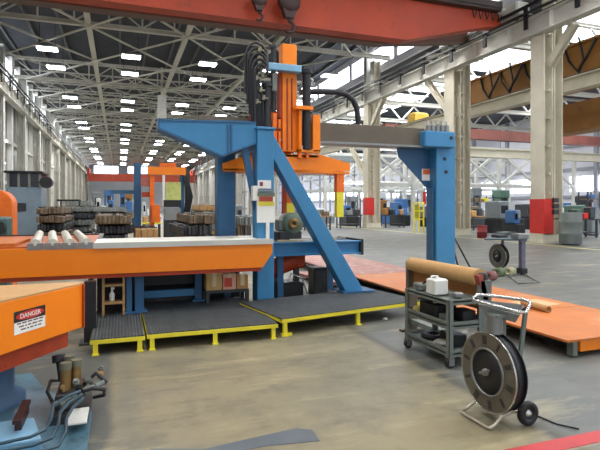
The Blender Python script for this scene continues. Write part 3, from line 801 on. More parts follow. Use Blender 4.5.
b = MB().rbox(a[3] + .02, p0 + .3, 7.72, 7.95, .4, .72, .02); b.build('drive_housing', 'black', t)
MB().rbox(a[3] + .05, p0, 7.72, 7.95, .02, .3, .02).build('gear_case', 'dark', t)
MB().box(at_y(97, 290, 8.05).x, cxb - .05, 8.05, 8.09, .0, Z0).build('rear_screen', 'black', t)
# out-feed table behind the brace
t = thing('outfeed_table', (3.1, 8.2, 0), 'blue out-feed table with scrap on top behind the raking brace', 'table')
TY0 = 7.62
tx0, tx1 = at_y(274, 245, TY0).x, at_y(362.5, 245, TY0).x
zt, zb = at_y(320, 241.5, TY0).z, at_y(320, 255, TY0).z
MB().channel((tx0, TY0 + .05, (zt + zb) / 2), (tx1, TY0 + .05, (zt + zb) / 2), .1, zt - zb, .02, -1).build('front_rail', 'blue', t)
MB().box(tx0, tx1 - .02, TY0 + .1, 8.5, zt - .04, zt - .01).build('bed_plate', 'blue2', t)
MB().box(tx0, tx1, 8.5, 8.58, zb, zt).build('rear_rail', 'blue2', t)
MB().box(tx1 - .03, tx1 + .02, TY0, 8.58, zb - .02, zt + .02).build('end_plate', 'black', t)
for x, y in ((tx0 + .1, 7.75), (tx1 - .3, 8.4), (tx0 + .1, 8.4)): MB().box(x, x + .1, y, y + .1, 0, zb).build('leg', 'blue2', t)
MB().rbox(at_y(312, 270, 7.9).x, at_y(326, 270, 7.9).x, 7.8, 8.1, 0, .56, .02).build('pedestal', 'dark', t)
sl = [('C9B48A', 'tan'), ('D8D4C6', 'off white'), ('B06A4A', 'rust'), ('BFA87A', 'straw coloured'), ('8E8A80', 'grey')]
for i, (h, nm) in enumerate(sl):
    x = tx0 + .12 + i * .26
    o = MB().box(x, x + .42, 7.74 + .05 * (i % 2), 7.82 + .05 * (i % 2), zt, zt + .035).rot((x + .2, 7.8, zt), .12 * (i - 2)).build('wood_offcut', mat('offcut_' + nm.replace(' ', '_'), h, .7, 0, .15, 10))
    o.location.z = zt - .009 + .0; o.location.y += .11 * i
    tag(o, '%s offcut lying on the blue out-feed table' % nm, 'offcut', 'offcuts on the table')
ma, mb = at_y(279, 239, 8.05), at_y(302, 239, 8.05)
zq = zt
t = thing('motor_unit', ((ma.x + mb.x) / 2, 8.2, zq), 'green grey motor unit with brown round flange on the out-feed table', 'motor')
MB().rbox(ma.x, mb.x, 8.05, 8.4, zq - .008, zq + .16, .02).build('base', 'dark', t)
MB().lathe([(.05, -.1), (.17, -.1), (.19, -.06), (.19, .2), (.15, .24), (.01, .24)], ((ma.x + mb.x) / 2 + .05, 8.15, zq + .28), (0, 1, 0), 24).build('housing', mat('green_grey_motor', '5E6E5E', .5, 0, .25, 8), t)
MB().lathe([(.03, -.14), (.09, -.13), (.1, -.1), (.03, -.1)], ((ma.x + mb.x) / 2 + .05, 8.15, zq + .28), (0, 1, 0), 20, closed=True).build('flange', 'copper', t, label='brown round flange')
MB().rbox(ma.x, ma.x + .12, 8.08, 8.3, zq + .16, zq + .36, .02).build('terminal_box', 'ggrey', t)
# rust coloured drive and dark machine base under the table
t = thing('pulling_drive', (2.6, 7.9, 0), 'rust orange drive unit with dark base under the out-feed table', 'drive unit')
a = at_y(287, 262, 7.95); 
MB().cyl((a.x - .3, 7.95, a.z - .12), (a.x + .12, 7.95, a.z + .03), .15, n=16).build('drum', 'redor', t)
MB().rbox(a.x + .05, a.x + .3, 7.85, 8.1, a.z - .1, a.z + .16, .03).build('gearbox', 'redor', t)
MB().rbox(a.x - .3, a.x + .25, 7.8, 8.2, 0, .34, .03).box(a.x - .3, 3.55, 7.76, 8.3, 0, .1).build('base', 'black', t)
MB().box(a.x - .22, a.x - .14, 7.85, 8.0, .34, a.z - .1).build('stand', 'dark', t)
MB().box(a.x + .12, a.x + .2, 7.9, 8.0, .34, a.z - .1).build('stand', 'dark', t)
b = MB(); b.tube([(a.x - .05, 7.74, .35), (a.x, 7.72, .5), (a.x + .2, 7.75, .4), (a.x + .3, 7.74, .1)], .015, 6); b.build('hose', 'chrome', t)

# ------------------------------------------------------------------ step platforms
def rib_material():
    m = mat('ribbed_black_rubber', '45494B', .7, 0, .25, 5, '5E6364', .58)
    nt = m.node_tree; N = nt.nodes; L = nt.links
    w = N.new('ShaderNodeTexWave'); w.bands_direction = 'X'; w.inputs['Scale'].default_value = 9.0; w.inputs['Distortion'].default_value = .3
    tc = N.new('ShaderNodeTexCoord'); L.new(tc.outputs['Object'], w.inputs['Vector'])
    bp = N.new('ShaderNodeBump'); bp.inputs['Strength'].default_value = .8; bp.inputs['Distance'].default_value = .012
    L.new(w.outputs['Fac'], bp.inputs['Height']); L.new(bp.outputs[0], N['Principled BSDF'].inputs['Normal'])
    return m
M['ribs'] = rib_material()
def platform(name, x0, x1, y0, y1, z, rz, label, nleg, bracket=False):
    t = thing(name, (x0, y0, 0), label, 'step platform', 'step platforms along the machine')
    def bb(mb, nm, m, **k): return mb.rot((x0, y0, 0), rz).build(nm, m, t, **k)
    bb(MB().box(x0, x1, y0 - .03, y0 - .015, z - .036, z + .006).box(x0, x1, y0 - .015, y0 + .03, z - .036, z - .026).box(x0, x1, y1 - .03, y1, z - .036, z).box(x0, x0 + .03, y0 + .03, y1 - .03, z - .036, z).box(x1 - .03, x1, y0 + .03, y1 - .03, z - .036, z), 'angle_frame', 'yellow')
    bb(MB().box(x0 + .005, x1 - .005, y0 - .012, y1, z, z + .018), 'ribbed_mat', M['ribs'])
    for i in range(nleg):
        x = x0 + .03 + (x1 - x0 - .11) * i / (nleg - 1)
        bb(MB().box(x, x + .05, y0 - .02, y0 + .02, 0, z - .034).box(x - .01, x + .06, y0 - .05, y0 + .02, 0, .012), 'leg', 'yellow')
        bb(MB().box(x, x + .05, y1 - .06, y1 - .02, 0, z - .034), 'leg', 'yellow')
    if bracket: bb(MB().box(x0, x0 + .14, y0 - .035, y0 + .01, 0, .035), 'foot_bracket', 'yellow')
    return t
xa = at_y(90, 350, 5.8).x; xb = at_y(146, 350, 5.8).x; xc = at_y(277.5, 338, 5.8).x
platform('step_platform', xa, xb - .01, 5.8, 7.3, .155, 0, 'short yellow framed step platform with black mat at the left end', 2)
platform('step_platform', xb + .01, xc, 5.8, 7.68, .165, 0, 'long middle step platform with yellow frame and dark ribbed mat', 3)
xd = at_y(281, 336, 5.86).x
platform('step_platform', xd, xd + 2.36, 5.86, 7.1, .2, math.radians(11), 'right step platform with bracket foot, running behind the tool cart', 3, True)

# ------------------------------------------------------------------ orange box arm with the danger sign
t = arm = thing('swivel_arm', (-1.0, 4.4, 0), 'orange box section swivel arm with danger sign at lower left', 'swivel arm')
A0, A1 = V((-.284, 4.57, 0)), V((-.765, 3.87, 0)); dr = (A0 - A1).normalized()
A2 = A1 - dr * 1.5
out = V((dr.y, -dr.x, 0))
poly = [A0, A1, A2, V((-2.4, 3.2, 0)), V((-2.4, 4.63, 0)), V((-.30, 4.63, 0))]
zt, zb = .945, .585
MB().prism([p + V((0, 0, zb)) for p in poly], (0, 0, zt - zb)).build('box', 'orange', t, bevel=.008)
poly2 = [p + V((-.012 * 0, 0, 0)) - out * .0 for p in poly]
MB().prism([p + V((0, 0, zt)) for p in poly], (0, 0, .012)).build('top_plate', mat('pale_tan_orange_top', 'C89A62', .6, 0, .12, 4, 'B0763C', .6), t, label='pale tan top plate')  # top in a paler tan than the orange box
sk = [p * 1 for p in poly]; ctr = V((-1.5, 4.3, 0)); sk = [ctr + (p - ctr) * .9 for p in sk]
MB().prism([p + V((0, 0, .44)) for p in sk], (0, 0, zb - .44)).build('lower_skirt', 'redor', t)  # recessed orange web, its shade put into the darker red-orange colour
MB().bar(A0 - dr * .02 + out * .004 + V((0, 0, zb)), A0 - dr * .02 + out * .004 + V((0, 0, zt)), .03, .012, dr).build('end_strip', 'redor', t)
MB().lathe([(.34, .04), (.34, .1), (.26, .14), (.26, .36)], (-1.05, 4.5, 0), (0, 0, 1), 28).build('pedestal', mat('deep_blue_paint', '3A5E80', .5, 0, .15, 4, '283C50', .6), t)
# sign on the arm's front face
def face(px, py, off):
    dx, dy = ray(px); n = out; k = (A1 + out * off).dot(n) / (dx * n.x + dy * n.y)
    return V((dx * k, dy * k, EYE + (HORIZON - py) * k / FPX))
c0, c1 = face(14.2, 318, 0), face(44.5, 318, 0)
wS = (c1 - c0).length; xd_ = (c1 - c0); xd_.z = 0; xd_.normalize()
zc = (face(29, 309, 0).z + face(29, 330.5, 0).z) / 2; hS = face(29, 307.3, 0).z - face(29, 329.5, 0).z
cc = (c0 + c1) / 2; cc.z = zc
def plate(x0, x1, z0, z1, d, m, name, par=arm, lab=None):
    p = [cc + xd_ * x0 * wS + V((0, 0, z0 * hS)), cc + xd_ * x1 * wS + V((0, 0, z0 * hS)), cc + xd_ * x1 * wS + V((0, 0, z1 * hS)), cc + xd_ * x0 * wS + V((0, 0, z1 * hS))]
    return MB().prism(p, out * d).build(name, m, par, label=lab)
sg = plate(-.5, .5, -.5, .5, .004, 'white', 'danger_sign', arm, 'white danger sign with black and red head')
plate(-.5, .5, .02, .5, .0048, 'black', 'sign_head', sg)
el = []
for i in range(24):
    a = 2 * PI * i / 24; el.append(cc + xd_ * (.45 * wS * math.cos(a)) + V((0, 0, hS * (.26 + .19 * math.sin(a)))))
MB().prism(el, out * .0056).build('sign_oval', 'red', sg)
lettering('DANGER', hS * .3, cc + out * .0068 + V((0, 0, hS * .25)), xd_, (0, 0, 1), 'white', sg, align='CENTER')
b = MB()
rnd = random.Random(5)
for row, (z, m0) in enumerate(((-.08, 0), (-.22, 0), (-.36, 0))):
    x = -.42 + .06 * row
    while x < .38 - .05 * row:
        wd = .05 + rnd.random() * .12
        p = cc + xd_ * (x * wS) + V((0, 0, z * hS))
        b.prism([p, p + xd_ * wd * wS, p + xd_ * wd * wS + V((0, 0, .06 * hS)), p + V((0, 0, .06 * hS))], out * .0048); x += wd + .035
b.build('sign_small_print', mat('faded_sign_print', '6A4A48', .6), sg)
# dark guard post between the arm and the platforms
t = thing('guard_post', (-.4, 6.3, 0), 'dark steel guard post between orange arm and wooden rack', 'post')
g0, g1 = at_y(84, 300, 6.3).x, at_y(96, 300, 6.3).x
MB().box(g0, g1, 6.3, 6.42, 0, .72).build('post', 'black', t); MB().box(g0 - .05, g1 + .02, 6.22, 6.5, 0, .02).build('base_plate', 'dark', t)

# ------------------------------------------------------------------ blue base, pipes and valve set at lower left
t = thing('hydraulic_skid', (-1.3, 4.1, 0), 'oily blue steel base plate on the floor at lower left', 'machine base')
pl = [(-.2, 2.7), (-.2, 4.1), (-.34, 4.3), (-.6, 4.75), (-.78, 5.25), (-2.6, 5.25), (-2.6, 2.7)]
MB().prism([V((x, y, 0)) for x, y in pl], (0, 0, .04)).build('base_plate', 'teal', t)
MB().prism([V((x, y, .04)) for x, y in ((-.46, 3.5), (-.56, 3.88), (-1.7, 3.88), (-1.7, 3.5))], (0, 0, .1)).build('raised_block', 'ltblue', t, bevel=.012)
MB().prism([V((x, y, .04)) for x, y in ((-.62, 4.0), (-.85, 4.7), (-2.0, 4.7), (-2.0, 4.0))], (0, 0, .03)).build('step_plate', 'teal', t)
def pp(px, py, z): return at_z(px, py, z)
for k in range(3):
    o = k * 9
    pts = [pp(-20, 448 + o * .9, .2), pp(30 + o * .4, 437 + o * .9, .2), pp(45 + o * .7, 430 + o * .9, .2), pp(51 + o * .8, 419 + o * .8, .2), pp(53 + o * .75, 406 + o * .7, .22), pp(66 + o * .4, 397 + o * .55, .24), pp(80 + o * .2, 391 + o * .4, .24)]
    MB().tube(pts, .011, 8).build('pipe', mat('blue_steel_pipe', '2C4A58', .35, .2, .15, 8), t)
a = pp(18, 446, .04); MB().box(a.x - .02, a.x + .02, a.y + .0, a.y + .3, .14, .2).box(a.x - .025, a.x + .025, a.y - .05, a.y + .32, .2, .225).build('pipe_clamp', 'hook', t)
t = thing('valve_set', (-.4, 4.4, 0), 'oily hydraulic valve set with brass solenoids beside the blue base', 'valve set')
c = pp(74, 412, .1)
bx = c.x; by = c.y
MB().box(bx - .16, bx + .1, by - .05, by + .5, .0, .1).build('tray', 'dark', t)
MB().rbox(bx - .13, bx + .05, by + .05, by + .4, .1, .22, .01).build('manifold', 'dark', t)
MB().box(bx - .03, bx + .1, by - .24, by + .04, .1, .11).build('drip_pan', mat('white_speckled_pan', 'D2D4CE', .5, 0, .1, 60, '3C4448', .56), t, label='white speckled drip pan')
for dx, dy in ((-.07, .14), (.0, .2), (-.06, .32)):
    q = V((bx + dx, by + dy, .22))
    s = MB().cyl(q, q + V((-.0, .02, .15)), .035, n=14).build('solenoid', 'copper', t)
    MB().cyl(q + V((0, .02, .15)), q + V((0, .022, .2)), .042, n=14).build('cap', mat('olive_grey_plastic', '6E6C5A', .5, 0, .2, 12), s)
q = V((bx - .12, by + .36, .22)); MB().cyl(q, q + V((-.02, .04, .14)), .022).cyl(q + V((-.02, .04, .14)), q + V((-.025, .06, .19)), .05, n=12).build('hand_knob', 'black', t)
b = MB()
b.tube([(bx - .15, by + .1, .15), (bx - .2, by + .2, .2), (bx - .2, by + .4, .22), (bx - .13, by + .45, .2)], .013, 8)
b.tube([(bx + .02, by + .1, .2), (bx + .12, by + .05, .24), (bx + .2, by + .12, .2), (bx + .2, by + .22, .12), (bx + .12, by + .25, .1)], .014, 8)
b.tube([(bx + .04, by + .25, .2), (bx + .14, by + .22, .3), (bx + .22, by + .2, .22)], .016, 8)
b.build('hoses', 'black', t)
rnd = random.Random(21)
for i in range(9):
    q = V((bx - .12 + rnd.random() * .28, by + .05 + rnd.random() * .36, .2 + rnd.random() * .04)); e = V((rnd.uniform(-.05, .05), rnd.uniform(-.05, .03), rnd.uniform(.03, .09)))
    MB().cyl(q, q + e, .016, n=8).cyl(q + e * .6, q + e * .8, .026, n=6).build('fitting', ['copper', 'ggrey', 'black'][i % 3], t)
b = MB().cyl((bx - .14, by + .02, .16), (bx + .2, by + .16, .24), .02, n=10)
for k in range(4): b.cyl((bx - .1 + k * .08, by + .02 + k * .035, .165 + k * .02), (bx - .07 + k * .08, by + .035 + k * .035, .172 + k * .02), .03, n=6)
b.build('pressure_line', 'ggrey', t)
# ------------------------------------------------------------------ low orange dock deck on the right
t = deck = thing('dock_deck', (5.25, 8, 0), 'long low orange plated deck running back beside the blue gantry', 'deck')
DX0, DX1, DY0, DY1, DZ = 4.38, 6.1, 3.95, 13.2, .2
M['deck'] = mat('worn_orange_deck_paint', 'C4702C', .5, 0, .16, 1.1, 'BC946A', .55)
M['deck2'] = mat('faded_pink_glare_paint', 'A2685A', .5, 0, .16, 1.4, 'B4968A', .5)  # faded pink, with glare on the far plates put into the colour
n = 7
for i in range(n):
    y0 = DY0 + (DY1 - DY0) * i / n; y1 = DY0 + (DY1 - DY0) * (i + 1) / n
    MB().box(DX0, DX1, y0, y1 - .012, DZ - .025, DZ).build('deck_plate', 'deck' if i < 4 else 'deck2', t, label=None if i < 4 else 'faded pink deck plate, glare in its colour')
b = MB().box(DX0 + .25, DX0 + .33, DY0 + .3, DY1 - .05, .06, DZ - .025).box(DX1 - .33, DX1 - .25, DY0 + .3, DY1 - .05, .06, DZ - .025).build('sill_beam', 'black', t)
for y in (4.4, 7.0, 9.8, 12.6):
    for x in (DX0 + .25, DX1 - .33): MB().box(x, x + .08, y, y + .1, 0, .06).build('foot', 'black', t)
MB().box(DX0 + .1, DX0 + .16, DY0 + .02, DY0 + .1, .02, DZ - .025).build('end_bracket', 'ggrey', t)
MB().box(DX0 + .2, DX1 - .1, DY0 + .02, DY0 + .06, .06, DZ - .025).build('end_plate', 'orange', t)
# tilted lip on the far left corner of the deck, by the drive
t = thing('ramp_plank', (3.9, 9.4, 0), 'pale pink plank edge lying under the out-feed table beside the deck', 'plank')
a, c = at_y(325, 280, 8.75), at_y(347, 288, 8.75)
MB().bar((DX0 - .55, 10.6, .09), (DX0 - .3, 8.9, .09), .3, .06).build('board', 'deck2', t); MB().bar((DX0 - .43, 9.8, 0.0), (DX0 - .42, 9.7, .0), .3, .12).build('block', 'dark', t)
o = MB().box(-.28, .28, -.22, .22, 0, .006); o.v = [p + V((5.62, 5.62, DZ)) for p in o.v]; o.rot((5.62, 5.62, DZ), .1)
tag(o.build('cardboard_sheet', mat('pale_cardboard', 'D8B084', .8, 0, .07, 8)), 'flat cardboard sheet lying on the orange deck', 'cardboard')
a, c = at_z(523, 302, DZ + .045), at_z(549, 309.5, DZ + .045)
b = MB().lathe([(.034, 0), (.045, 0), (.045, (c - a).length), (.034, (c - a).length)], a, c - a, 16, closed=True)
o = b.build('cardboard_tube', 'board'); tag(o, 'tan cardboard tube lying on the orange deck beside the sheet', 'cardboard tube')

# ------------------------------------------------------------------ paper roll and its stand
t = stand = thing('roll_stand', (3.5, 4.85, 0), 'grey and red roll stand with brown back panel behind the tool cart', 'roll stand')
RX, RY0, RY1, RZ, RR = 3.5, 4.22, 5.52, .86, .088
for y, m, nm in ((RY1 + .0, 'brown', 'left_post'), (RY0 - .06, 'ggrey', 'right_post')):
    MB().box(RX - .05, RX + .09, y, y + .06, 0, RZ - .02).box(RX - .14, RX + .2, y - .01, y + .07, 0, .03).build(nm, m, t, bevel=.006)
    b = MB().lathe([(.02, 0), (.06, 0), (.06, .03), (.02, .03)], (RX, y + .015, RZ), (0, 1, 0), 16, closed=True); b.build('bearing', 'dark', t)
MB().box(RX + .1, RX + .16, RY0 - .06, RY0 + .02, .2, RZ + .05).rot((RX + .1, RY0, .2), -.25, 'Y').build('brake_lever', mat('dull_red_paint', '9A4438', .5, 0, .18, 8, '5A2C28', .6), t, label='dull red lever')
MB().box(RX + .03, RX + .05, RY0, RY1, .52, RZ - .06).build('back_panel', mat('brown_board', 'A8703C', .6, 0, .14, 5, '7E5028', .6), t, label='brown board')
MB().box(RX - .02, RX + .06, RY0, RY1, .1, .16).build('lower_rail', 'ggrey', t)
MB().cyl((RX, RY0 - .06, RZ), (RX, RY1 + .06, RZ), .02, n=10).build('spindle', 'dark', t)
pr = MB().lathe([(.026, .01), (RR, .01), (RR, RY1 - RY0 - .01), (.026, RY1 - RY0 - .01)], (RX, RY0, RZ), (0, 1, 0), 36, closed=True, smooth=False)
pr.sm = [True] * len(pr.sm)
o = MB(); o.v, o.f, o.sm = pr.v, pr.f, [False] * len(pr.f); o = o.build('paper_roll', 'paper')
tag(o, 'roll of brown kraft paper held in the grey stand', 'paper roll')

# ------------------------------------------------------------------ tool cart
t = cart = thing('tool_cart', (3.25, 4.5, 0), 'grey green three shelf tool cart on castors holding a white jug', 'tool cart')
KX0, KX1, KY0, KY1, KZ = 3.04, 3.44, 4.12, 4.92, .67
def shelf(z, nm, lip=.035):
    b = MB().box(KX0, KX1, KY0, KY1, z - .015, z)
    b.box(KX0, KX0 + .012, KY0, KY1, z - .04, z + lip).box(KX1 - .012, KX1, KY0, KY1, z - .04, z + lip).box(KX0, KX1, KY0, KY0 + .012, z - .04, z + lip).box(KX0, KX1, KY1 - .012, KY1, z - .04, z + lip)
    b.build(nm, 'ggrey', t)
shelf(KZ - .01, 'top_shelf', .012); shelf(.42, 'middle_shelf'); shelf(.15, 'bottom_shelf')
for x in (KX0 - .004, KX1 - .046):
    for y in (KY0 - .004, KY1 - .046):
        b = MB().box(x, x + .05, y, y + .008, .1, KZ).box(x, x + .05, y + .042, y + .05, .1, KZ) if 0 else None
        xo = x if x < KX0 else x + .044; yo = y if y < KY0 else y + .044
        b = MB().box(x, x + .05, yo, yo + .006, .1, KZ).box(xo, xo + .006, y, y + .05, .1, KZ)
        b.build('leg', 'ggrey', t)
        cx, cy = x + .025, y + .025
        c = MB().box(cx - .03, cx + .03, cy - .035, cy - .029, .03, .105).box(cx - .03, cx + .03, cy + .029, cy + .035, .03, .105).box(cx - .03, cx + .03, cy - .035, cy + .035, .1, .108).build('castor', 'steel', t)
        MB().lathe([(.012, -.022), (.044, -.022), (.05, -.012), (.05, .012), (.044, .022), (.012, .022)], (cx, cy, .05), (0, 1, 0), 18, closed=True).build('wheel', 'black', c)
jx, jy = 3.2, 4.44
a = at_z(436.5, 296, KZ); jx, jy = a.x + .07, a.y + .09
t = thing('white_jug', (jx, jy, KZ), 'square white plastic jug with cap on the tool cart', 'jug')
MB().rbox(jx - .085, jx + .085, jy - .085, jy + .085, KZ + .001, KZ + .165, .014).build('body', 'white', t)
MB().cyl((jx - .01, jy, KZ + .165), (jx - .01, jy, KZ + .195), .024, n=14).build('cap', 'white', t)
MB().tube([(jx - .05, jy + .02, KZ + .165), (jx - .05, jy + .04, KZ + .185), (jx + .03, jy + .05, KZ + .185), (jx + .05, jy + .05, KZ + .165)], .008, 6).build('handle', 'white', t)
# things on the cart
def onto(name, b, m, label, cat): return tag(b.build(name, m), label, cat)
Z = KZ + .002
t = thing('strapping_tool', (3.2, 4.8, Z), 'grey hand strapping tool at the left end of the cart top', 'strapping tool')
MB().rbox(3.09, 3.2, 4.7, 4.86, Z, Z + .07, .012).build('body', 'ggrey', t); MB().tube([(3.14, 4.72, Z + .07), (3.16, 4.66, Z + .13), (3.2, 4.58, Z + .13)], .011, 8).build('handle', 'black', t)
t = thing('tensioner', (3.28, 4.26, Z), 'bright steel tensioner tool on the right end of the cart top', 'tensioner tool')
MB().tube([(3.3, 4.6, Z + .02), (3.25, 4.42, Z + .03), (3.22, 4.25, Z + .02)], .014, 8).build('handle', 'chrome', t); MB().rbox(3.17, 3.28, 4.2, 4.27, Z, Z + .05, .01).build('head', 'steel', t)
Z = .422
b = MB()
onto('added_tool_box', MB().rbox(3.1, 3.36, 4.42, 4.74, Z, Z + .15, .015), 'black', 'added black tool box filling the shade of the middle cart shelf', 'tool box')  # added dark box where only shade lies under the cart top
onto('glove_pair', MB().lathe([(.001, 0), (.05, .005), (.06, .03), (.04, .06), (.001, .07)], (3.12, 4.8, Z), (0, 0, 1), 12), mat('yellow_leather', 'C8B46A', .8, 0, .2, 14), 'crumpled yellow leather glove at the left of the middle cart shelf', 'glove')
onto('seal_box', MB().rbox(3.1, 3.2, 4.26, 4.38, Z, Z + .07, .006), 'ggrey', 'small grey box of seals at the right of the middle cart shelf', 'box')
onto('strapping_pliers', MB().tube([(3.12, 4.5, .58), (3.3, 4.4, .58)], .012, 6), 'chrome', 'bright pliers lying on the black tool box', 'pliers')
onto('cable_bundle', MB().lathe([(.03, 0), (.09, .01), (.1, .05), (.07, .09), (.03, .1)], (3.14, 4.62, .574), (0, 0, 1), 14, closed=True), 'dark', 'dark coil of cable on top of the black tool box', 'cable')
onto('parts_tray', MB().rbox(3.24, 3.4, 4.17, 4.36, Z, Z + .12, .01), 'black', 'black parts tray at the right back of the middle cart shelf', 'tray')
Z = .152
onto('strap_coil', MB().lathe([(.07, 0), (.13, 0), (.13, .05), (.07, .05)], (3.24, 4.68, Z), (0, 0, 1), 28, closed=True), 'black', 'black coil of strap on the bottom cart shelf', 'strap coil')
onto('rag_bundle', MB().lathe([(.001, 0), (.07, .004), (.08, .03), (.05, .05), (.001, .055)], (3.16, 4.42, Z), (0, 0, 1), 11), mat('dirty_white_rag', 'B8B2A4', .9, 0, .25, 14), 'dirty pale rag on the bottom cart shelf', 'rag')
onto('steel_case', MB().rbox(3.22, 3.38, 4.28, 4.54, Z, Z + .12, .01), 'dark', 'dark steel case on the bottom cart shelf', 'case')

# ------------------------------------------------------------------ strap dispenser
X, Y = 2.65, 3.06
t = dsp = thing('strap_dispenser', (X, Y, 0), 'steel strap reel dispenser on two small wheels in the right foreground', 'strap dispenser')
def reel(t, X, Y, zc, R, full=True):
    ax = (1, 0, 0); o = (X, Y, zc)
    MB().lathe([(.165, -.055), (R, -.055), (R, -.047), (.165, -.047)], o, ax, 48, closed=True, smooth=False).build('front_flange', mat('dull_zinc', '6E685C', .45, .3, .2, 8, '48443C', .58), t)
    MB().lathe([(.165, .047), (R, .047), (R, .055), (.165, .055)], o, ax, 48, closed=True, smooth=False).build('rear_flange', 'black', t)
    MB().lathe([(R + .001, -.056), (R + .008, -.056), (R + .008, -.044), (R + .001, -.044)], o, ax, 48, closed=True).build('rim', 'chrome', t)
    if full:
        for i in range(10):
            a = 2 * PI * i / 10 + .2; w = .022 + .012 * (i % 3)
            p0 = V((X - .0565, Y + .205 * math.cos(a), zc + .205 * math.sin(a))); p1 = V((X - .0565, Y + .27 * math.cos(a), zc + .27 * math.sin(a)))
            MB().bar(p0, p1, .003, w, (0, -math.sin(a), math.cos(a))).build('flange_slot', 'dark', t)
    MB().lathe([(.12, -.046), (R - .012, -.046), (R - .012, .046), (.12, .046)], o, ax, 40, closed=True).build('strap_winding', 'black', t, label='black steel strap winding')
    MB().lathe([(.165, -.066), (.18, -.068), (.18, -.03), (.165, -.03)], o, ax, 40, closed=True).build('hub_ring', 'steel', t)
    MB().lathe([(.001, -.062), (.05, -.062), (.165, -.054), (.165, -.04), (.001, -.04)], o, ax, 40).build('hub_disc', 'black', t)
    b = MB().lathe([(.001, -.085), (.026, -.085), (.03, -.058), (.03, .09), (.001, .09)], o, ax, 16)
    b.cyl((X - .08, Y - .05, zc + .03), (X - .08, Y + .05, zc - .02), .011, n=8); b.build('axle', 'steel', t)
zc = .352
reel(t, X, Y, zc, .29)
for y in (-.19, .17):
    w = MB().lathe([(.04, -.022), (.075, -.024), (.087, -.014), (.087, .014), (.075, .024), (.04, .022)], (X + .15, Y + y, .088), (0, 1, 0), 24, closed=True).build('wheel', 'black', t)
    MB().lathe([(.001, -.026), (.014, -.026), (.018, -.014), (.045, -.012), (.045, .012), (.001, .016)], (X + .15, Y + y, .088), (0, 1, 0), 20).build('wheel_hub', 'chrome', w)
MB().cyl((X + .15, Y - .17, .088), (X + .15, Y + .15, .088), .012, n=8).build('wheel_axle', 'steel', t)
f = MB(); f.tube([(X + .15, Y - .15, .09), (X + .04, Y - .15, .1), (X - .05, Y - .15, .08), (X - .12, Y - .16, .03), (X - .17, Y - .165, .015), (X - .18, Y - .14, .014), (X - .18, Y + .13, .014), (X - .17, Y + .15, .015), (X - .12, Y + .15, .03), (X - .05, Y + .14, .08), (X + .04, Y + .14, .1), (X + .15, Y + .14, .09)], .012, 8)
f.build('base_frame', mat('bare_tube', 'B8B0A0', .35, .5, .12, 8), t)
MB().bar((X + .085, Y - .02, .09), (X + .085, Y + .0, .84), .025, .05, (1, 0, 0)).bar((X + .085, Y - .15, .1), (X + .085, Y + .14, .1), .03, .025).build('upright', 'ggrey', t)
MB().bar((X + .13, Y - .13, .45), (X + .2, Y - .12, .84), .02, .03, (1, 0, 0)).bar((X + .085, Y - .02, .5), (X + .14, Y - .13, .45), .02, .02).build('upright', 'ggrey', t)
T = [V(p) for p in ((X - .09, Y + .13, .875), (X + .02, Y + .2, .9), (X + .27, Y - .1, .885), (X + .12, Y - .2, .815))]
ctr = sum(T, V((0, 0, 0))) / 4
C0 = [ctr + (p - ctr) * .78 + V((0, 0, -.03)) for p in T]; lo = [ctr + (p - ctr) * .6 + V((0, 0, -.1)) for p in T]
inn = [ctr + (p - ctr) * .73 + V((0, 0, -.03)) for p in T]; loi = [ctr + (p - ctr) * .55 + V((0, 0, -.09)) for p in T]
b = MB()
b.add(C0 + lo + inn + loi, [(i, (i + 1) % 4, 4 + (i + 1) % 4, 4 + i) for i in range(4)] + [(8 + (i + 1) % 4, 8 + i, 12 + i, 12 + (i + 1) % 4) for i in range(4)] + [(7, 6, 5, 4), (12, 13, 14, 15)] + [(i, 8 + i, 8 + (i + 1) % 4, (i + 1) % 4) for i in range(4)])
b.build('tool_tray', 'grey', t)
rr = []
for i in range(4):
    p, q = T[i], T[(i + 1) % 4]; rr += [p.lerp(q, .12), p.lerp(q, .5), p.lerp(q, .88)]
MB().tube(rr, .013, 8, closed=True).build('handle_rim', 'chrome', t)
for i in (0, 2): MB().bar(T[i].lerp(T[(i + 1) % 4], .5), C0[i].lerp(C0[(i + 1) % 4], .5), .015, .02).build('rim_strut', 'dark', t)
MB().cyl((X - .0, Y - .02, .645), (X - .0, Y - .02, .785), .058, n=16).build('seal_cup', 'steel', t)
MB().box(X - .03, X + .16, Y - .08, Y + .05, .77, .79).build('tray_support', 'ggrey', t)
# reel table further back behind the deck
c = at_d(499, 256, 12.3); X2, Y2 = c.x, c.y
t = thing('reel_table', (X2 + .3, Y2 - .1, 0), 'dark topped reel table with hanging black reel and post, standing behind the orange deck', 'reel table')
reel(t, X2, Y2, .37, .29, False)
e = at_d(523.5, 276, 11.6)
a0, a1, a2, a3 = at_d(484, 241, 11.7), at_d(527, 237, 11.5), at_d(524, 234, 12.6), at_d(490, 236, 12.8)
zt = .8
MB().prism([V((p.x, p.y, zt)) for p in (a0, a1, a2, a3)], (0, 0, .035)).build('table_top', mat('slate_blue_top', '59656F', .4, .2, .25, 10), t)
b = MB().rbox(X2 - .2, X2 + .1, Y2 - .2, Y2 + .05, zt + .035, zt + .1, .01).build('tool_block', 'dark', t)
MB().rbox(e.x - .2, e.x + .12, e.y - .05, e.y + .22, zt + .035, zt + .16, .02).build('tool_head', 'steel', t)
MB().box(e.x - .05, e.x + .06, e.y, e.y + .1, .12, zt).build('post', mat('violet_grey_post', '6C6A7C', .4, .3, .3, 10), t)
MB().rbox(e.x - .09, e.x + .1, e.y - .04, e.y + .14, .02, .16, .02).build('post_foot', 'black', t)
MB().box(X2 + .09, X2 + .13, Y2 - .03, Y2 + .03, .02, zt).build('post', 'ggrey', t); MB().box(X2 - .04, X2 + .15, Y2 - .2, Y2 + .2, 0, .03).build('foot', 'ggrey', t)
g = at_z(541, 282, .02)
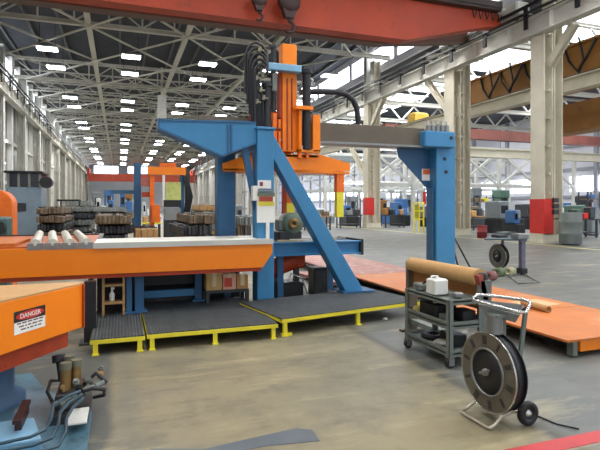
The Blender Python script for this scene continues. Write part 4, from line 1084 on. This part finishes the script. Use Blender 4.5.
MB().tube([(e.x, e.y + .05, .02), (e.x - .5, e.y - .1, .02), (g.x - .6, g.y - .02, .02), (g.x - .05, g.y, .02), (g.x, g.y + .1, .02), (e.x + .1, e.y + .1, .03)], .016, 8).build('base_loop', 'steel', t)
for i, (px, py, h, nm) in enumerate(((497, 277, '6A7A5A', 'green'), (508, 276, 'B4B08E', 'cream'), (489, 281, '8A5A58', 'dull red'))):
    q = at_z(px, py, 0)
    o = MB().lathe([(.03, 0), (.1, 0), (.1, .2), (.03, .2)], (q.x, q.y, .1), (1, .4, 0), 18, closed=True).build('tape_spool', mat(nm.replace(' ', '_') + '_spool', h, .6, 0, .15, 8))
    tag(o, '%s tape spool lying on the floor by the reel table' % nm, 'spool', 'spools by the reel table')
# floor stays by the blue post
t = thing('cable_stay', (6.5, 8.6, 0), 'dark hose loop hanging from the right blue post to the floor', 'hose')
a = at_y(453, 235, 8.5); c = at_y(476, 276, 8.5)
MB().tube([a, a.lerp(c, .3) + V((.02, 0, -.05)), a.lerp(c, .7) + V((0, 0, -.04)), V((c.x, 8.5, .02))], .018, 8).build('hose', 'dark', t)
MB().tube([a + V((0, .05, -.1)), a.lerp(c, .4) + V((-.1, .05, -.2)), V((c.x - .25, 8.6, .02))], .018, 8).build('hose', 'dark', t)
# strap tail on the floor behind the near dispenser
b = MB().tube([(2.86, 3.1, .012), (2.98, 2.96, .008), (3.0, 2.8, .008), (3.08, 2.68, .01)], .006, 6)
tag(b.build('strap_tail', 'black'), 'loose black strap end lying on the floor by the dispenser wheel', 'strap')
# ------------------------------------------------------------------ under the conveyor
t = thing('wooden_rack', (.1, 6.95, 0), 'small tan wooden rack with white bottle shelf beside blue legs', 'rack')
a, c = at_y(102, 283, 6.95), at_y(125, 283, 6.95)
for x in (a.x, c.x - .03): MB().box(x, x + .03, 6.95, 7.1, 0, .68).build('side_post', 'wood', t)
for z in (.1, .32, .55): MB().box(a.x + .03, c.x - .03, 6.95, 7.12, z, z + .03).build('shelf', 'wood', t)
p = at_y(112, 305, 7.02)
t = thing('spray_bottle', (p.x, 7.03, .35), 'white spray bottle on the tan wooden rack', 'bottle')
MB().lathe([(.03, 0), (.035, .02), (.035, .09), (.012, .13), (.012, .15)], (p.x, 7.03, .351), (0, 0, 1), 14).build('body', 'white', t); MB().box(p.x - .015, p.x + .03, 7.02, 7.04, .5, .53).build('nozzle', 'white', t)
t = thing('low_bench', (1.55, 7.5, 0), 'low dark bench holding boxes beneath the conveyor', 'bench')
a, c = at_y(206, 289, 7.25), at_y(249, 289, 7.25); bz = at_y(225, 290, 7.25).z
MB().box(a.x, c.x, 7.25, 7.6, bz - .04, bz).build('top', 'dark', t)
for x in (a.x, c.x - .05):
    for y in (7.25, 7.55): MB().box(x, x + .05, y, y + .05, 0, bz - .04).build('leg', 'dark', t)
MB().box(a.x + .05, c.x - .05, 7.3, 7.34, .12, .16).build('stretcher', 'dark', t)
for px0, px1, py, h, lab in ((206.5, 222, 273, 'C8A468', 'plain tan cardboard box at the left of the low bench'), (223, 236, 274, 'D9A890', 'pinkish white box in the middle of the low bench'), (237, 248, 275.5, 'BD8A56', 'brown box at the right of the low bench')):
    a, c = at_y(px0, py, 7.28), at_y(px1, py, 7.28)
    t = thing('cardboard_box', ((a.x + c.x) / 2, 7.4, bz), lab, 'box', 'boxes on the low bench')
    MB().box(a.x, c.x, 7.28, 7.52, bz + .001, a.z).build('carton', mat('carton_' + h, h, .8, 0, .1, 8), t)
    MB().box((a.x + c.x) / 2 - .03, (a.x + c.x) / 2 + .03, 7.277, 7.523, bz + .05, a.z + .002).build('tape', mat('parcel_tape', 'D8C49A', .4, 0, .05, 8), t)
    if 'pink' in lab: MB().box(a.x + .02, c.x - .06, 7.272, 7.28, bz + .04, a.z - .06).build('printed_patch', mat('red_print', 'C84A34', .6, 0, .3, 40), t)

# ------------------------------------------------------------------ bar stock behind the conveyor
ORD = ['lowest', 'second lowest', 'third', 'fourth', 'fifth', 'sixth', 'seventh', 'topmost']
def bundle(x0, x1, y0, y1, z, h, m, label, group, seed, nb=9):
    rnd = random.Random(seed)
    t = thing('bar_bundle', ((x0 + x1) / 2, (y0 + y1) / 2, z), label, 'bar bundle', group)
    b = MB(); w = (x1 - x0) / nb
    for i in range(nb):
        e = rnd.uniform(-.12, .12)
        b.rbox(x0 + i * w, x0 + (i + 1) * w - .006, y0 + e, y1 + e, z + .035, z + h - rnd.uniform(0, .035), min(.012, w / 5))
    b.build('bars', m, t)
    for y in (y0 + .5, y1 - .5):
        MB().box(x0 + .02, x1 - .02, y, y + .1, z, z + .035).build('bearer', 'wood', t)
        MB().box(x0 - .006, x1 + .002, y + .02, y + .06, z + .03, z + h + .006).build('strap', 'dark', t)
def stack(px0, px1, ytop, Y, n, m, name, group, ln=3.2, seed=1, nb=9, base=0.0, jit=.12):
    a, c = at_d((px0 + px1) / 2, ytop, Y), None
    dx, dy = ray((px0 + px1) / 2); w = (px1 - px0) * Y / FPX / 1.0
    cx = dx * Y; y0 = dy * Y; h = (a.z - base) / n
    rnd = random.Random(seed)
    for k in range(n):
        o = rnd.uniform(-jit, jit)
        lab = '%s bundle of %s' % ('topmost' if k == n - 1 else ORD[k], name)
        bundle(cx - w / 2 + o, cx + w / 2 + o, y0 + rnd.uniform(-.2, .2), y0 + ln, base + k * h, h, m[k % len(m)], lab, group, seed * 31 + k, nb)
stack(38, 62, 207, 13.5, 7, ['stock', 'stock3', 'stock'], 'the brown bar stack behind the roller table', 'brown bar stack', seed=2)
stack(63, 93, 206, 17, 7, ['stock2', 'stock2', 'stock3'], 'the tall grey bar stack left of the hall door', 'grey bar stack', seed=3)
stack(94, 128, 215, 13.5, 5, ['stock3', 'stock', 'stock3'], 'the dark low bar stack beside the far blue post', 'dark bar stack', seed=4)
stack(186, 217, 214, 12.5, 5, ['stock3', 'stock', 'stock3'], 'the dark bar stack beside the rear blue upright', 'dark stack by the upright', seed=5)
stack(141, 163, 228, 13, 3, ['wood'], 'the tan timber pile beside the far blue post', 'timber pile', seed=6, ln=2, nb=4)
stack(97, 128, 207, 24, 6, ['stock2', 'stock', 'stock2'], 'the mixed stack standing well behind the dark stack', 'mixed far stack', seed=7)
stack(200, 219, 205, 26, 5, ['wood', 'stock2'], 'the pale stack under the right hand far wall', 'pale far stack', seed=8)
stack(236, 250, 216, 16, 4, ['stock', 'stock2'], 'the small stack seen behind the front blue post', 'small stack behind post', seed=9)

# operator cabin and orange guard at far left
p = at_d(24, 171, 17.5)
t = thing('operator_cabin', (p.x, p.y, 0), 'blue grey operator cabin with black window band by the left wall', 'cabin')
w = 30 * 17.5 / FPX; x0 = p.x - w / 2; zt = p.z
MB().rbox(x0, x0 + w, p.y, p.y + 1.4, 0, at_d(24, 187, 17.5).z, .03).build('body', 'mgrey' if 'mgrey' in M else 'cabin', t)
z1 = at_d(24, 187, 17.5).z
for i in range(4): MB().box(x0 + i * (w - .07) / 3, x0 + i * (w - .07) / 3 + .07, p.y - .01, p.y + .06, z1, zt - .08).build('mullion', 'grey', t)
MB().box(x0 + .02, x0 + w - .02, p.y + .02, p.y + 1.36, z1, zt - .08).build('window', 'glassdark', t)
MB().rbox(x0 - .08, x0 + w + .08, p.y - .12, p.y + 1.5, zt - .08, zt, .02).build('roof', 'black', t)
q = at_d(20, 207, 17.5); MB().box(q.x - .17, q.x + .2, p.y - .03, p.y + .01, q.z - .15, q.z + .14).build('hatch', 'glassdark', t)
p2 = at_d(45.5, 182, 17.4); MB().cyl((p2.x, p.y - .3, p2.z), (p2.x, p.y + .1, p2.z), .2, n=24).cyl((p2.x - .3, p.y + .0, p2.z), (p2.x, p.y, p2.z), .03).build('horn_lamp', 'black', t)
p = at_d(12.5, 190, 9.6)
t = thing('machine_guard', (p.x - .8, p.y, 0), 'orange rounded machine guard at the left edge behind the rollers', 'machine guard')
b = MB(); n = 8; r = .28; zt = p.z
prof = [(p.x, p.y, .0), ] + [(p.x - r + r * math.cos(a), p.y, zt - r + r * math.sin(a)) for a in [PI / 2 * i / n for i in range(n + 1)]] + [(p.x - 1.9, p.y, zt + .02), (p.x - 1.9, p.y, 0)]
b.prism(prof, (0, .5, 0)); b.build('hood', 'orange2', t, bevel=.015)
q = at_d(5, 222, 9.4)
MB().rbox(q.x - .5, q.x + .1, p.y - .3, p.y - .01, 0, q.z + .1, .04).build('motor', mat('grey_green_motor_paint', '4E6A66', .5, 0, .2, 8), t)
MB().cyl((q.x - .1, p.y - .31, q.z - .1), (q.x - .1, p.y - .42, q.z - .1), .14, n=20).build('motor_fan', 'dark', t)
for i, (px, py) in enumerate(((4, 140), (20, 150), (2, 162))):  # white streaks on the wall built as glowing bars
    a = at_x(px, py, XL + .35)
    t = thing('wall_glow_bar', a, ['glowing white bar high on the left wall, topmost of three', 'glowing white bar on the left wall, furthest along', 'glowing white bar on the left wall, lowest of three'][i], 'wall light', 'glowing bars on the left wall')
    MB().bar(a + V((0, -.9, 0)), a + V((0, .9, 0)), .08, .1).build('tube', 'lamp', t); MB().bar(a + V((-.1, -.95, .03)), a + V((-.1, .95, .03)), .1, .16).build('housing', 'grey', t)

# ------------------------------------------------------------------ far post and second gantry machine
p = at_d(137.5, 163, 20)
t = thing('far_blue_post', (p.x, p.y, 0), 'slim blue steel post rising behind the conveyor, left of the orange machine', 'post')
MB().box(p.x - .14, p.x + .14, p.y, p.y + .26, .03, p.z).build('post', 'blue2', t); MB().box(p.x - .25, p.x + .25, p.y - .1, p.y + .36, 0, .03).build('base_plate', 'blue2', t)
q = at_d(131, 192, 20); MB().bar((p.x - .1, p.y + .13, q.z), (p.x - 1.0, p.y + .13, q.z), .12, .14).build('side_arm', 'blue2', t)
Y = 19.0
p = at_d(166, 206, Y); y0 = p.y
t = thing('far_strapping_machine', (p.x, y0, 0), 'second orange gantry machine with yellow green panel far behind the conveyor', 'gantry machine')
def fb(px0, px1, py0, py1, d0, d1, name, m, bev=0):
    a, c = at_y(px0, py0, y0 + d0), at_y(px1, py1, y0 + d0)
    return MB().box(a.x, c.x, y0 + d0, y0 + d1, max(0, c.z), a.z).build(name, m, t, bevel=bev)
fb(148, 186, 166.5, 175, 0, .5, 'top_beam', 'orange'); fb(160, 176, 163, 167, .1, .4, 'beam_cap', 'orange2')
fb(150, 154.5, 175, 252, .1, .35, 'leg', 'orange2'); fb(180, 184, 175, 252, .1, .35, 'leg', 'blue2'); fb(162.5, 165, 175, 208, 0, .12, 'rod', 'white')
fb(166, 181, 182, 200, -.05, .05, 'yellow_green_panel', mat('yellow_green_panel', 'C8CC74', .5, 0, .2, 3, '8AA060', .55)); fb(164.5, 180.5, 208, 220, -.25, .1, 'grey_cabinet', 'grey')
fb(164, 181, 200, 207, -.2, .3, 'carriage', 'black'); fb(152, 160, 205, 222, -.3, .1, 'drive', 'orange2'); fb(141, 151, 178, 186, .2, .5, 'red_housing', mat('dull_pink_red', 'B06458', .5, 0, .2, 5))
fb(142, 152, 192, 197, .2, .5, 'side_beam', 'redor'); fb(164, 181, 219, 252, -.2, .1, 'base', 'dark'); fb(185.5, 190, 170, 205, .1, .4, 'hose_tower', 'dark')
b = MB()
for i in range(5):
    a = at_y(183 + i, 176, y0 - .05); c = at_y(184 + i * 1.3, 212, y0 - .05); MB().tube([a, a.lerp(c, .5) + V((.15, -.1, -.1)), c], .03, 6).build('hose', 'black', t)
# far machines at the end of the hall
def machine(px0, px1, pyt, Y, m, label, cat='machine', m2='dark', depth=1.4, name='far_machine', win='glassdark'):
    a, c = at_d(px0, pyt, Y), at_d(px1, pyt, Y)
    x0, x1 = min(a.x, c.x), max(a.x, c.x); y = (a.y + c.y) / 2; z = a.z; w = x1 - x0
    t = thing(name, ((x0 + x1) / 2, y, 0), label, cat)
    MB().rbox(x0, x1, y, y + depth, 0, z * .45, .04).build('bed', m2, t)
    MB().rbox(x0, x0 + w * .42, y + .15, y + depth, z * .45, z, .06).build('headstock', m, t)
    MB().rbox(x0 + w * .5, x1 - .05, y + .3, y + depth - .2, z * .45, z * .72, .05).build('carriage', m, t)
    MB().box(x0 + w * .08, x0 + w * .34, y + .13, y + .15, z * .62, z * .86).build('control_panel', win, t)
    MB().cyl((x0 + w * .42, y + depth * .5, z * .7), (x0 + w * .52, y + depth * .5, z * .7), z * .09, n=14).build('spindle', 'steel', t)
    return t
M['mblue'] = mat('machine_blue', '3E6FA8', .5, 0, .15, 2); M['mgreen'] = mat('machine_green', '4E6A5C', .5, 0, .15, 2); M['mgrey'] = mat('machine_grey', '7E8488', .5, 0, .15, 2); M['mwhite'] = mat('machine_white', 'D6DADC', .5, 0, .08, 2)
machine(96, 106, 198, 40, 'mwhite', 'white machine far down the hall left of the blue post', m2='mgrey')
machine(108, 121, 200, 34, 'mblue', 'blue machine far down the hall left of the blue post', m2='stock3')
machine(120, 133, 193, 48, 'mblue', 'tall blue press far down the hall close to the blue post', m2='mblue')
machine(345, 361, 205, 40, 'mblue', 'blue machine beside the small red banded column, on its left')
machine(382, 396, 200, 44, 'ochre', 'orange brown machine right of the small red banded column', m2='mblue')
machine(397, 412, 202, 40, 'mblue', 'dark blue machine left of the yellow barrier', m2='black')
machine(497, 530, 201, 29, 'mgrey', 'large dark lathe with grey headstock left of the nearest red band', m2='black')
machine(515, 527, 210, 27, 'mblue', 'blue machine close to the nearest red banded column', m2='black', depth=.9)
machine(470, 494, 206, 36, 'stock', 'brown machine between the double column and the dark lathe', m2='stock3')
machine(580, 600, 205, 30, 'mgreen', 'green machine at the right edge behind the grey tank', m2='black')
machine(566, 580, 208, 34, 'mwhite', 'pale machine behind the grey tank', m2='mblue')
machine(318, 336, 208, 46, 'mwhite', 'pale machine seen under the orange yoke', m2='mgrey')
machine(301, 314, 210, 38, 'mgrey', 'grey machine seen between brace and yellow leg tip', m2='stock3')
# bench and racks in the right bay
def rack(px0, px1, pyt, Y, label, cols, n=3):
    a, c = at_d(px0, pyt, Y), at_d(px1, pyt, Y); x0, x1 = a.x, c.x; y = (a.y + c.y) / 2; z = a.z
    t = thing('storage_rack', ((x0 + x1) / 2, y, 0), label, 'rack')
    for x in (x0, x1 - .08):
        for yy in (y, y + .8): MB().box(x, x + .08, yy, yy + .08, 0, z).build('post', 'dark', t)
    for k in range(n):
        zz = .25 + k * (z - .35) / (n - .5)
        MB().box(x0 + .08, x1 - .08, y, y + .88, zz, zz + .06).build('shelf', 'stock', t)
        rnd = random.Random(int(px0) * 7 + k); x = x0 + .15
        i = 0
        while x < x1 - .5:
            w = rnd.uniform(.25, .5); h = rnd.uniform(.15, .34)
            o = MB().rbox(x, x + w, y + .08, y + .7, zz + .062, zz + .062 + h, .02).build('stock_bin', cols[rnd.randrange(len(cols))])
            tag(o, 'parts bin on the %s shelf of the %s' % (['bottom', 'middle', 'top', 'highest'][k], label), 'bin', 'bins on the ' + label)
            x += w + rnd.uniform(.05, .2); i += 1
rack(471, 497, 196, 40, 'pale rack beyond the double column', ['mwhite', 'mblue', 'stock', 'yellow'])
rack(585, 604, 192, 38, 'tall rack at the far right edge', ['mblue', 'stock3', 'red'])
rack(347, 362, 194, 58, 'rack beyond the red banded column', ['mwhite', 'stock2', 'mblue'])
rack(398, 420, 193, 60, 'rack far beyond the yellow barrier', ['mwhite', 'stock2', 'mblue'])
# scrap pile and bucket
pc = at_z(506, 239.5, 0)
for k in range(5):
    for i in range(3):
        d = V((math.cos(.4), math.sin(.4), 0)) if k % 2 == 0 else V((-math.sin(.4), math.cos(.4), 0)); n_ = V((-d.y, d.x, 0))
        c_ = V((pc.x, pc.y, .036 + k * .072)) + n_ * (i - 1) * (.36 - .03 * k) + d * .07 * ((i * 2 + k) % 3 - 1); L_ = .62 - .03 * k
        o = MB().channel(c_ - d * L_, c_ + d * L_, .16, .07, .012).build('steel_offcut', ['stock2', 'stock3', 'cabin'][(i + k) % 3])
        tag(o, 'channel offcut in the scrap pile before the dark lathe', 'offcut', 'scrap pile of channel offcuts')
p = at_z(482, 238, 0)
t = thing('red_bucket', (p.x, p.y, 0), 'red drum on the floor right of the double column', 'drum')
MB().lathe([(.2, 0), (.24, .02), (.24, .3), (.26, .31), (.24, .33), (.24, .62), (.25, .64), (.2, .64)], (p.x, p.y, 0), (0, 0, 1), 20).build('shell', mat('dull_red_drum', '9A3A40', .5, 0, .15, 4), t)
# grey tank by the nearest column
p0, p1 = at_z(562, 245, 0), at_z(583, 245, 0)
t = thing('grey_tank', ((p0.x + p1.x) / 2, p0.y, 0), 'green grey tank standing right of the nearest column', 'tank')
r = (p1 - p0).length / 2; cx, cy = (p0.x + p1.x) / 2, (p0.y + p1.y) / 2 + .1
zt = EYE - 6.5 * 21.3 / 500
MB().lathe([(r * .96, .05), (r, .08), (r, .45), (r * 1.02, .47), (r, .49), (r, .92), (r * 1.02, .94), (r, .96), (r, zt - .04), (r * .95, zt), (.001, zt + .02)], (cx, cy, 0), (0, 0, 1), 28).build('shell', mat('tank_paint', '6A716E', .5, 0, .14, 2, '4E5452', .6), t)
MB().lathe([(r * .8, 0), (r * .8, .05), (.01, .05)], (cx, cy, 0), (0, 0, 1), 20).build('foot_ring', 'dark', t)
MB().cyl((cx, cy, zt), (cx, cy, zt + .12), .1, n=14).build('filler_cap', 'dark', t)
# yellow barrier
p0, p1 = at_z(414, 232.5, 0), at_z(423.5, 232.5, 0)
t = thing('yellow_barrier', ((p0.x + p1.x) / 2, p0.y, 0), 'yellow tubular barrier frame standing in the aisle left of the right blue post', 'barrier')
zt = EYE + 4 * 30 / 500
for p in (p0, p1, p0.lerp(p1, .55)): MB().cyl((p.x, p.y, .0), (p.x, p.y, zt), .045, n=10).build('upright', 'yellow', t)
for z in (.8, 1.3, zt - .05): MB().cyl((p0.x, p0.y, z), (p1.x, p1.y, z), .04, n=10).build('rail', 'yellow', t)
MB().box(p0.x + .08, p0.x + .38, p0.y - .02, p0.y + .02, .85, 1.7).build('mesh_panel', mat('olive_mesh', 'A8A83A', .6, 0, .2, 8), t)
p = at_d(424.5, 198, 32)
t = thing('hanging_red_sign', p, 'narrow red banner hanging beside the right blue gantry post', 'banner')
MB().box(p.x - .1, p.x + .12, p.y, p.y + .03, p.z - .4, p.z + .4).build('banner', 'red', t); MB().cyl((p.x, p.y, p.z + .4), (p.x, p.y, 5.05), .015, n=6).build('cord', 'dark', t)
# ------------------------------------------------------------------ more shop-floor equipment far off
def bench(px0, px1, Y, label, top='wood', z=.95, items=()):
    a, c = at_d(px0, 210, Y), at_d(px1, 210, Y); x0, x1, y = a.x, c.x, (a.y + c.y) / 2
    t = thing('work_bench', ((x0 + x1) / 2, y, 0), label, 'bench')
    MB().box(x0, x1, y, y + .8, z - .07, z).build('top', top, t)
    for x in (x0 + .05, x1 - .13):
        for yy in (y + .05, y + .67): MB().box(x, x + .08, yy, yy + .08, 0, z - .07).build('leg', 'dark', t)
    MB().box(x0 + .1, x1 - .1, y + .1, y + .75, .25, .3).build('shelf', 'dark', t)
    n = len(items)
    for i, (m, h, nm) in enumerate(items):
        xx = x0 + (x1 - x0) * (i + .5) / n; w = (x1 - x0) / n * .36
        o = MB().rbox(xx - w, xx + w, y + .15, y + .6, z + .001, z + h, .03).build('machine_part', m)
        tag(o, '%s on the %s' % (nm, label), 'machine part')
def cabinet(px0, px1, pyt, Y, m, label, nd=2):
    a, c = at_d(px0, pyt, Y), at_d(px1, pyt, Y); x0, x1, y, z = a.x, c.x, (a.y + c.y) / 2, a.z
    t = thing('steel_cabinet', ((x0 + x1) / 2, y, 0), label, 'cabinet')
    MB().rbox(x0, x1, y, y + .6, .06, z, .02).build('body', m, t); MB().box(x0 + .05, x1 - .05, y + .05, y + .55, 0, .06).build('plinth', 'black', t)
    w = (x1 - x0 - .06) / nd
    for i in range(nd):
        d = MB().box(x0 + .03 + i * w + .01, x0 + .03 + (i + 1) * w - .01, y - .02, y, .12, z - .06).build('door', m, t)
        MB().box(x0 + .03 + i * w + w * .8, x0 + .03 + i * w + w * .88, y - .05, y - .02, z * .45, z * .6).build('handle', 'dark', d)
def press(px0, px1, pyt, Y, m, label):
    a, c = at_d(px0, pyt, Y), at_d(px1, pyt, Y); x0, x1, y, z = a.x, c.x, (a.y + c.y) / 2, a.z; w = x1 - x0
    t = thing('upright_press', ((x0 + x1) / 2, y, 0), label, 'press')
    MB().rbox(x0, x1, y, y + 1.2, 0, z * .3, .04).build('table', m, t)
    for x in (x0 + .02, x1 - w * .2 - .02): MB().box(x, x + w * .2, y + .2, y + 1.0, z * .3, z * .78).build('column', m, t)
    MB().rbox(x0, x1, y + .05, y + 1.15, z * .78, z, .05).build('crown', m, t)
    MB().box(x0 + w * .3, x1 - w * .3, y + .3, y + .9, z * .52, z * .78).build('ram', 'dark', t)
bench(456, 474, 30, 'bench behind the double beige column', 'wood', items=(('stock', .4, 'brown casting'), ('mblue', .55, 'blue housing'), ('stock2', .3, 'grey casting')))
bench(470, 500, 33, 'bench right of the double beige column', 'wood', items=(('board', .35, 'tan carton'), ('stock3', .5, 'dark casting'), ('mwhite', .45, 'white housing'), ('yellow', .3, 'yellow clamp')))
bench(574, 604, 25, 'bench near the right edge of the hall', 'dark', items=(('mgreen', .5, 'green motor'), ('red', .3, 'red clamp'), ('stock3', .6, 'dark gearbox')))
bench(338, 364, 36, 'bench left of the small red band', 'dark', items=(('mblue', .5, 'blue motor'), ('stock2', .35, 'grey flange'), ('stock3', .4, 'dark hub')))
bench(383, 408, 37, 'bench right of the small red band', 'dark', items=(('ochre', .5, 'ochre motor'), ('black', .4, 'black hub'), ('mblue', .45, 'blue pump'), ('wood', .4, 'wooden crate')))
bench(302, 334, 33, 'bench under the orange yoke', 'wood', items=(('mwhite', .5, 'white box'), ('stock2', .4, 'grey fixture'), ('stock', .3, 'brown fixture')))
cabinet(462, 472, 200, 38, 'mblue', 'blue steel cabinet seen past the double beige column')
cabinet(488, 499, 199, 42, 'mwhite', 'white steel cabinet beyond the dark lathe')
cabinet(563, 573, 203, 42, 'mblue', 'blue steel cabinet seen above the grey tank')
cabinet(590, 602, 209, 27, 'mgrey', 'grey steel cabinet at the far right edge')
cabinet(396, 409, 199, 52, 'mblue', 'dark blue cabinet beyond the yellow barrier')
press(474, 484, 188, 46, 'mgrey', 'tall grey press right of the double beige column')
press(500, 512, 190, 40, 'mgreen', 'tall green press behind the dark lathe')
press(585, 596, 196, 40, 'stock3', 'tall dark press at the right edge')
press(376, 388, 192, 54, 'mwhite', 'tall pale press right of the small red band')
press(405, 416, 194, 58, 'mgrey', 'tall grey press left of the yellow barrier')
press(350, 358, 196, 52, 'mgrey', 'tall grey press left of the small red band')
machine(528, 540, 204, 34, 'stock3', 'dark machine half hidden by the nearest red band', m2='black')
machine(428, 440, 206, 38, 'mgrey', 'grey machine just behind the right blue post', m2='black')
# far left and middle of the main hall
press(92, 101, 192, 60, 'mgrey', 'grey press far down the hall at the left')
press(104, 114, 190, 72, 'mblue', 'blue press far down the hall before the end door')
press(124, 132, 193, 60, 'ochre', 'ochre press far down the hall beside the blue post')
machine(143, 150, 202, 38, 'mwhite', 'white machine far behind the orange machine', m2='mgrey')
machine(186, 198, 202, 40, 'mgrey', 'grey machine far down the hall right of the orange machine', m2='stock3')
machine(199, 216, 204, 32, 'stock', 'brown machine down the hall left of the rear blue upright', m2='stock3')
machine(237, 252, 205, 24, 'mgrey', 'grey machine framed between the two left blue uprights', m2='stock3', depth=1)
bench(60, 95, 26, 'bench along the left side behind the bar stacks', 'wood', items=(('stock3', .5, 'dark casting'), ('stock2', .4, 'grey casting'), ('redor', .4, 'rusty housing'), ('stock', .5, 'brown casting')))
bench(104, 135, 30, 'bench down the hall behind the dark bar stack', 'wood', items=(('mblue', .5, 'blue gearbox'), ('mwhite', .4, 'white casing'), ('stock', .3, 'brown hub')))
bench(142, 162, 24, 'bench left of the far orange machine', 'yellow', z=.8, items=(('board', .3, 'tan carton'), ('stock2', .4, 'grey casting'), ('red', .3, 'red clamp')))
stack(66, 90, 201, 30, 6, ['stock', 'stock2'], 'the far mixed stack by the left wall', 'far stack by the left wall', seed=12)
t = thing('shelf_plate', (-2.3, 20, 1.6), 'dark flat cover on thin legs above the grey bar stack', 'cover')
a, c = at_d(57, 201, 19), at_d(79, 201, 19)
MB().box(a.x, c.x, a.y - .1, a.y + .9, a.z, a.z + .06).build('plate', 'black', t)
for x in (a.x + .03, c.x - .08): MB().box(x, x + .05, a.y + .8, a.y + .85, 0, a.z).build('leg', 'dark', t)
p = at_z(385, 319.5, 0)
o = MB().lathe([(.001, 0), (.035, .004), (.03, .02), (.001, .028)], (p.x, p.y, 0), (0, 0, 1), 9).build('paper_scrap', 'white')
tag(o, 'white paper scrap on the floor left of the tool cart', 'paper scrap')
sc = bpy.context.scene
sc.view_settings.view_transform = 'Standard'; sc.view_settings.look = 'None'
sc.view_settings.gamma = 1; sc.view_settings.use_curve_mapping = False
sc.view_settings.exposure = 0.45
sc.cycles.use_denoising = True
sc.cycles.max_bounces = 6
sc.cycles.sample_clamp_indirect = 6
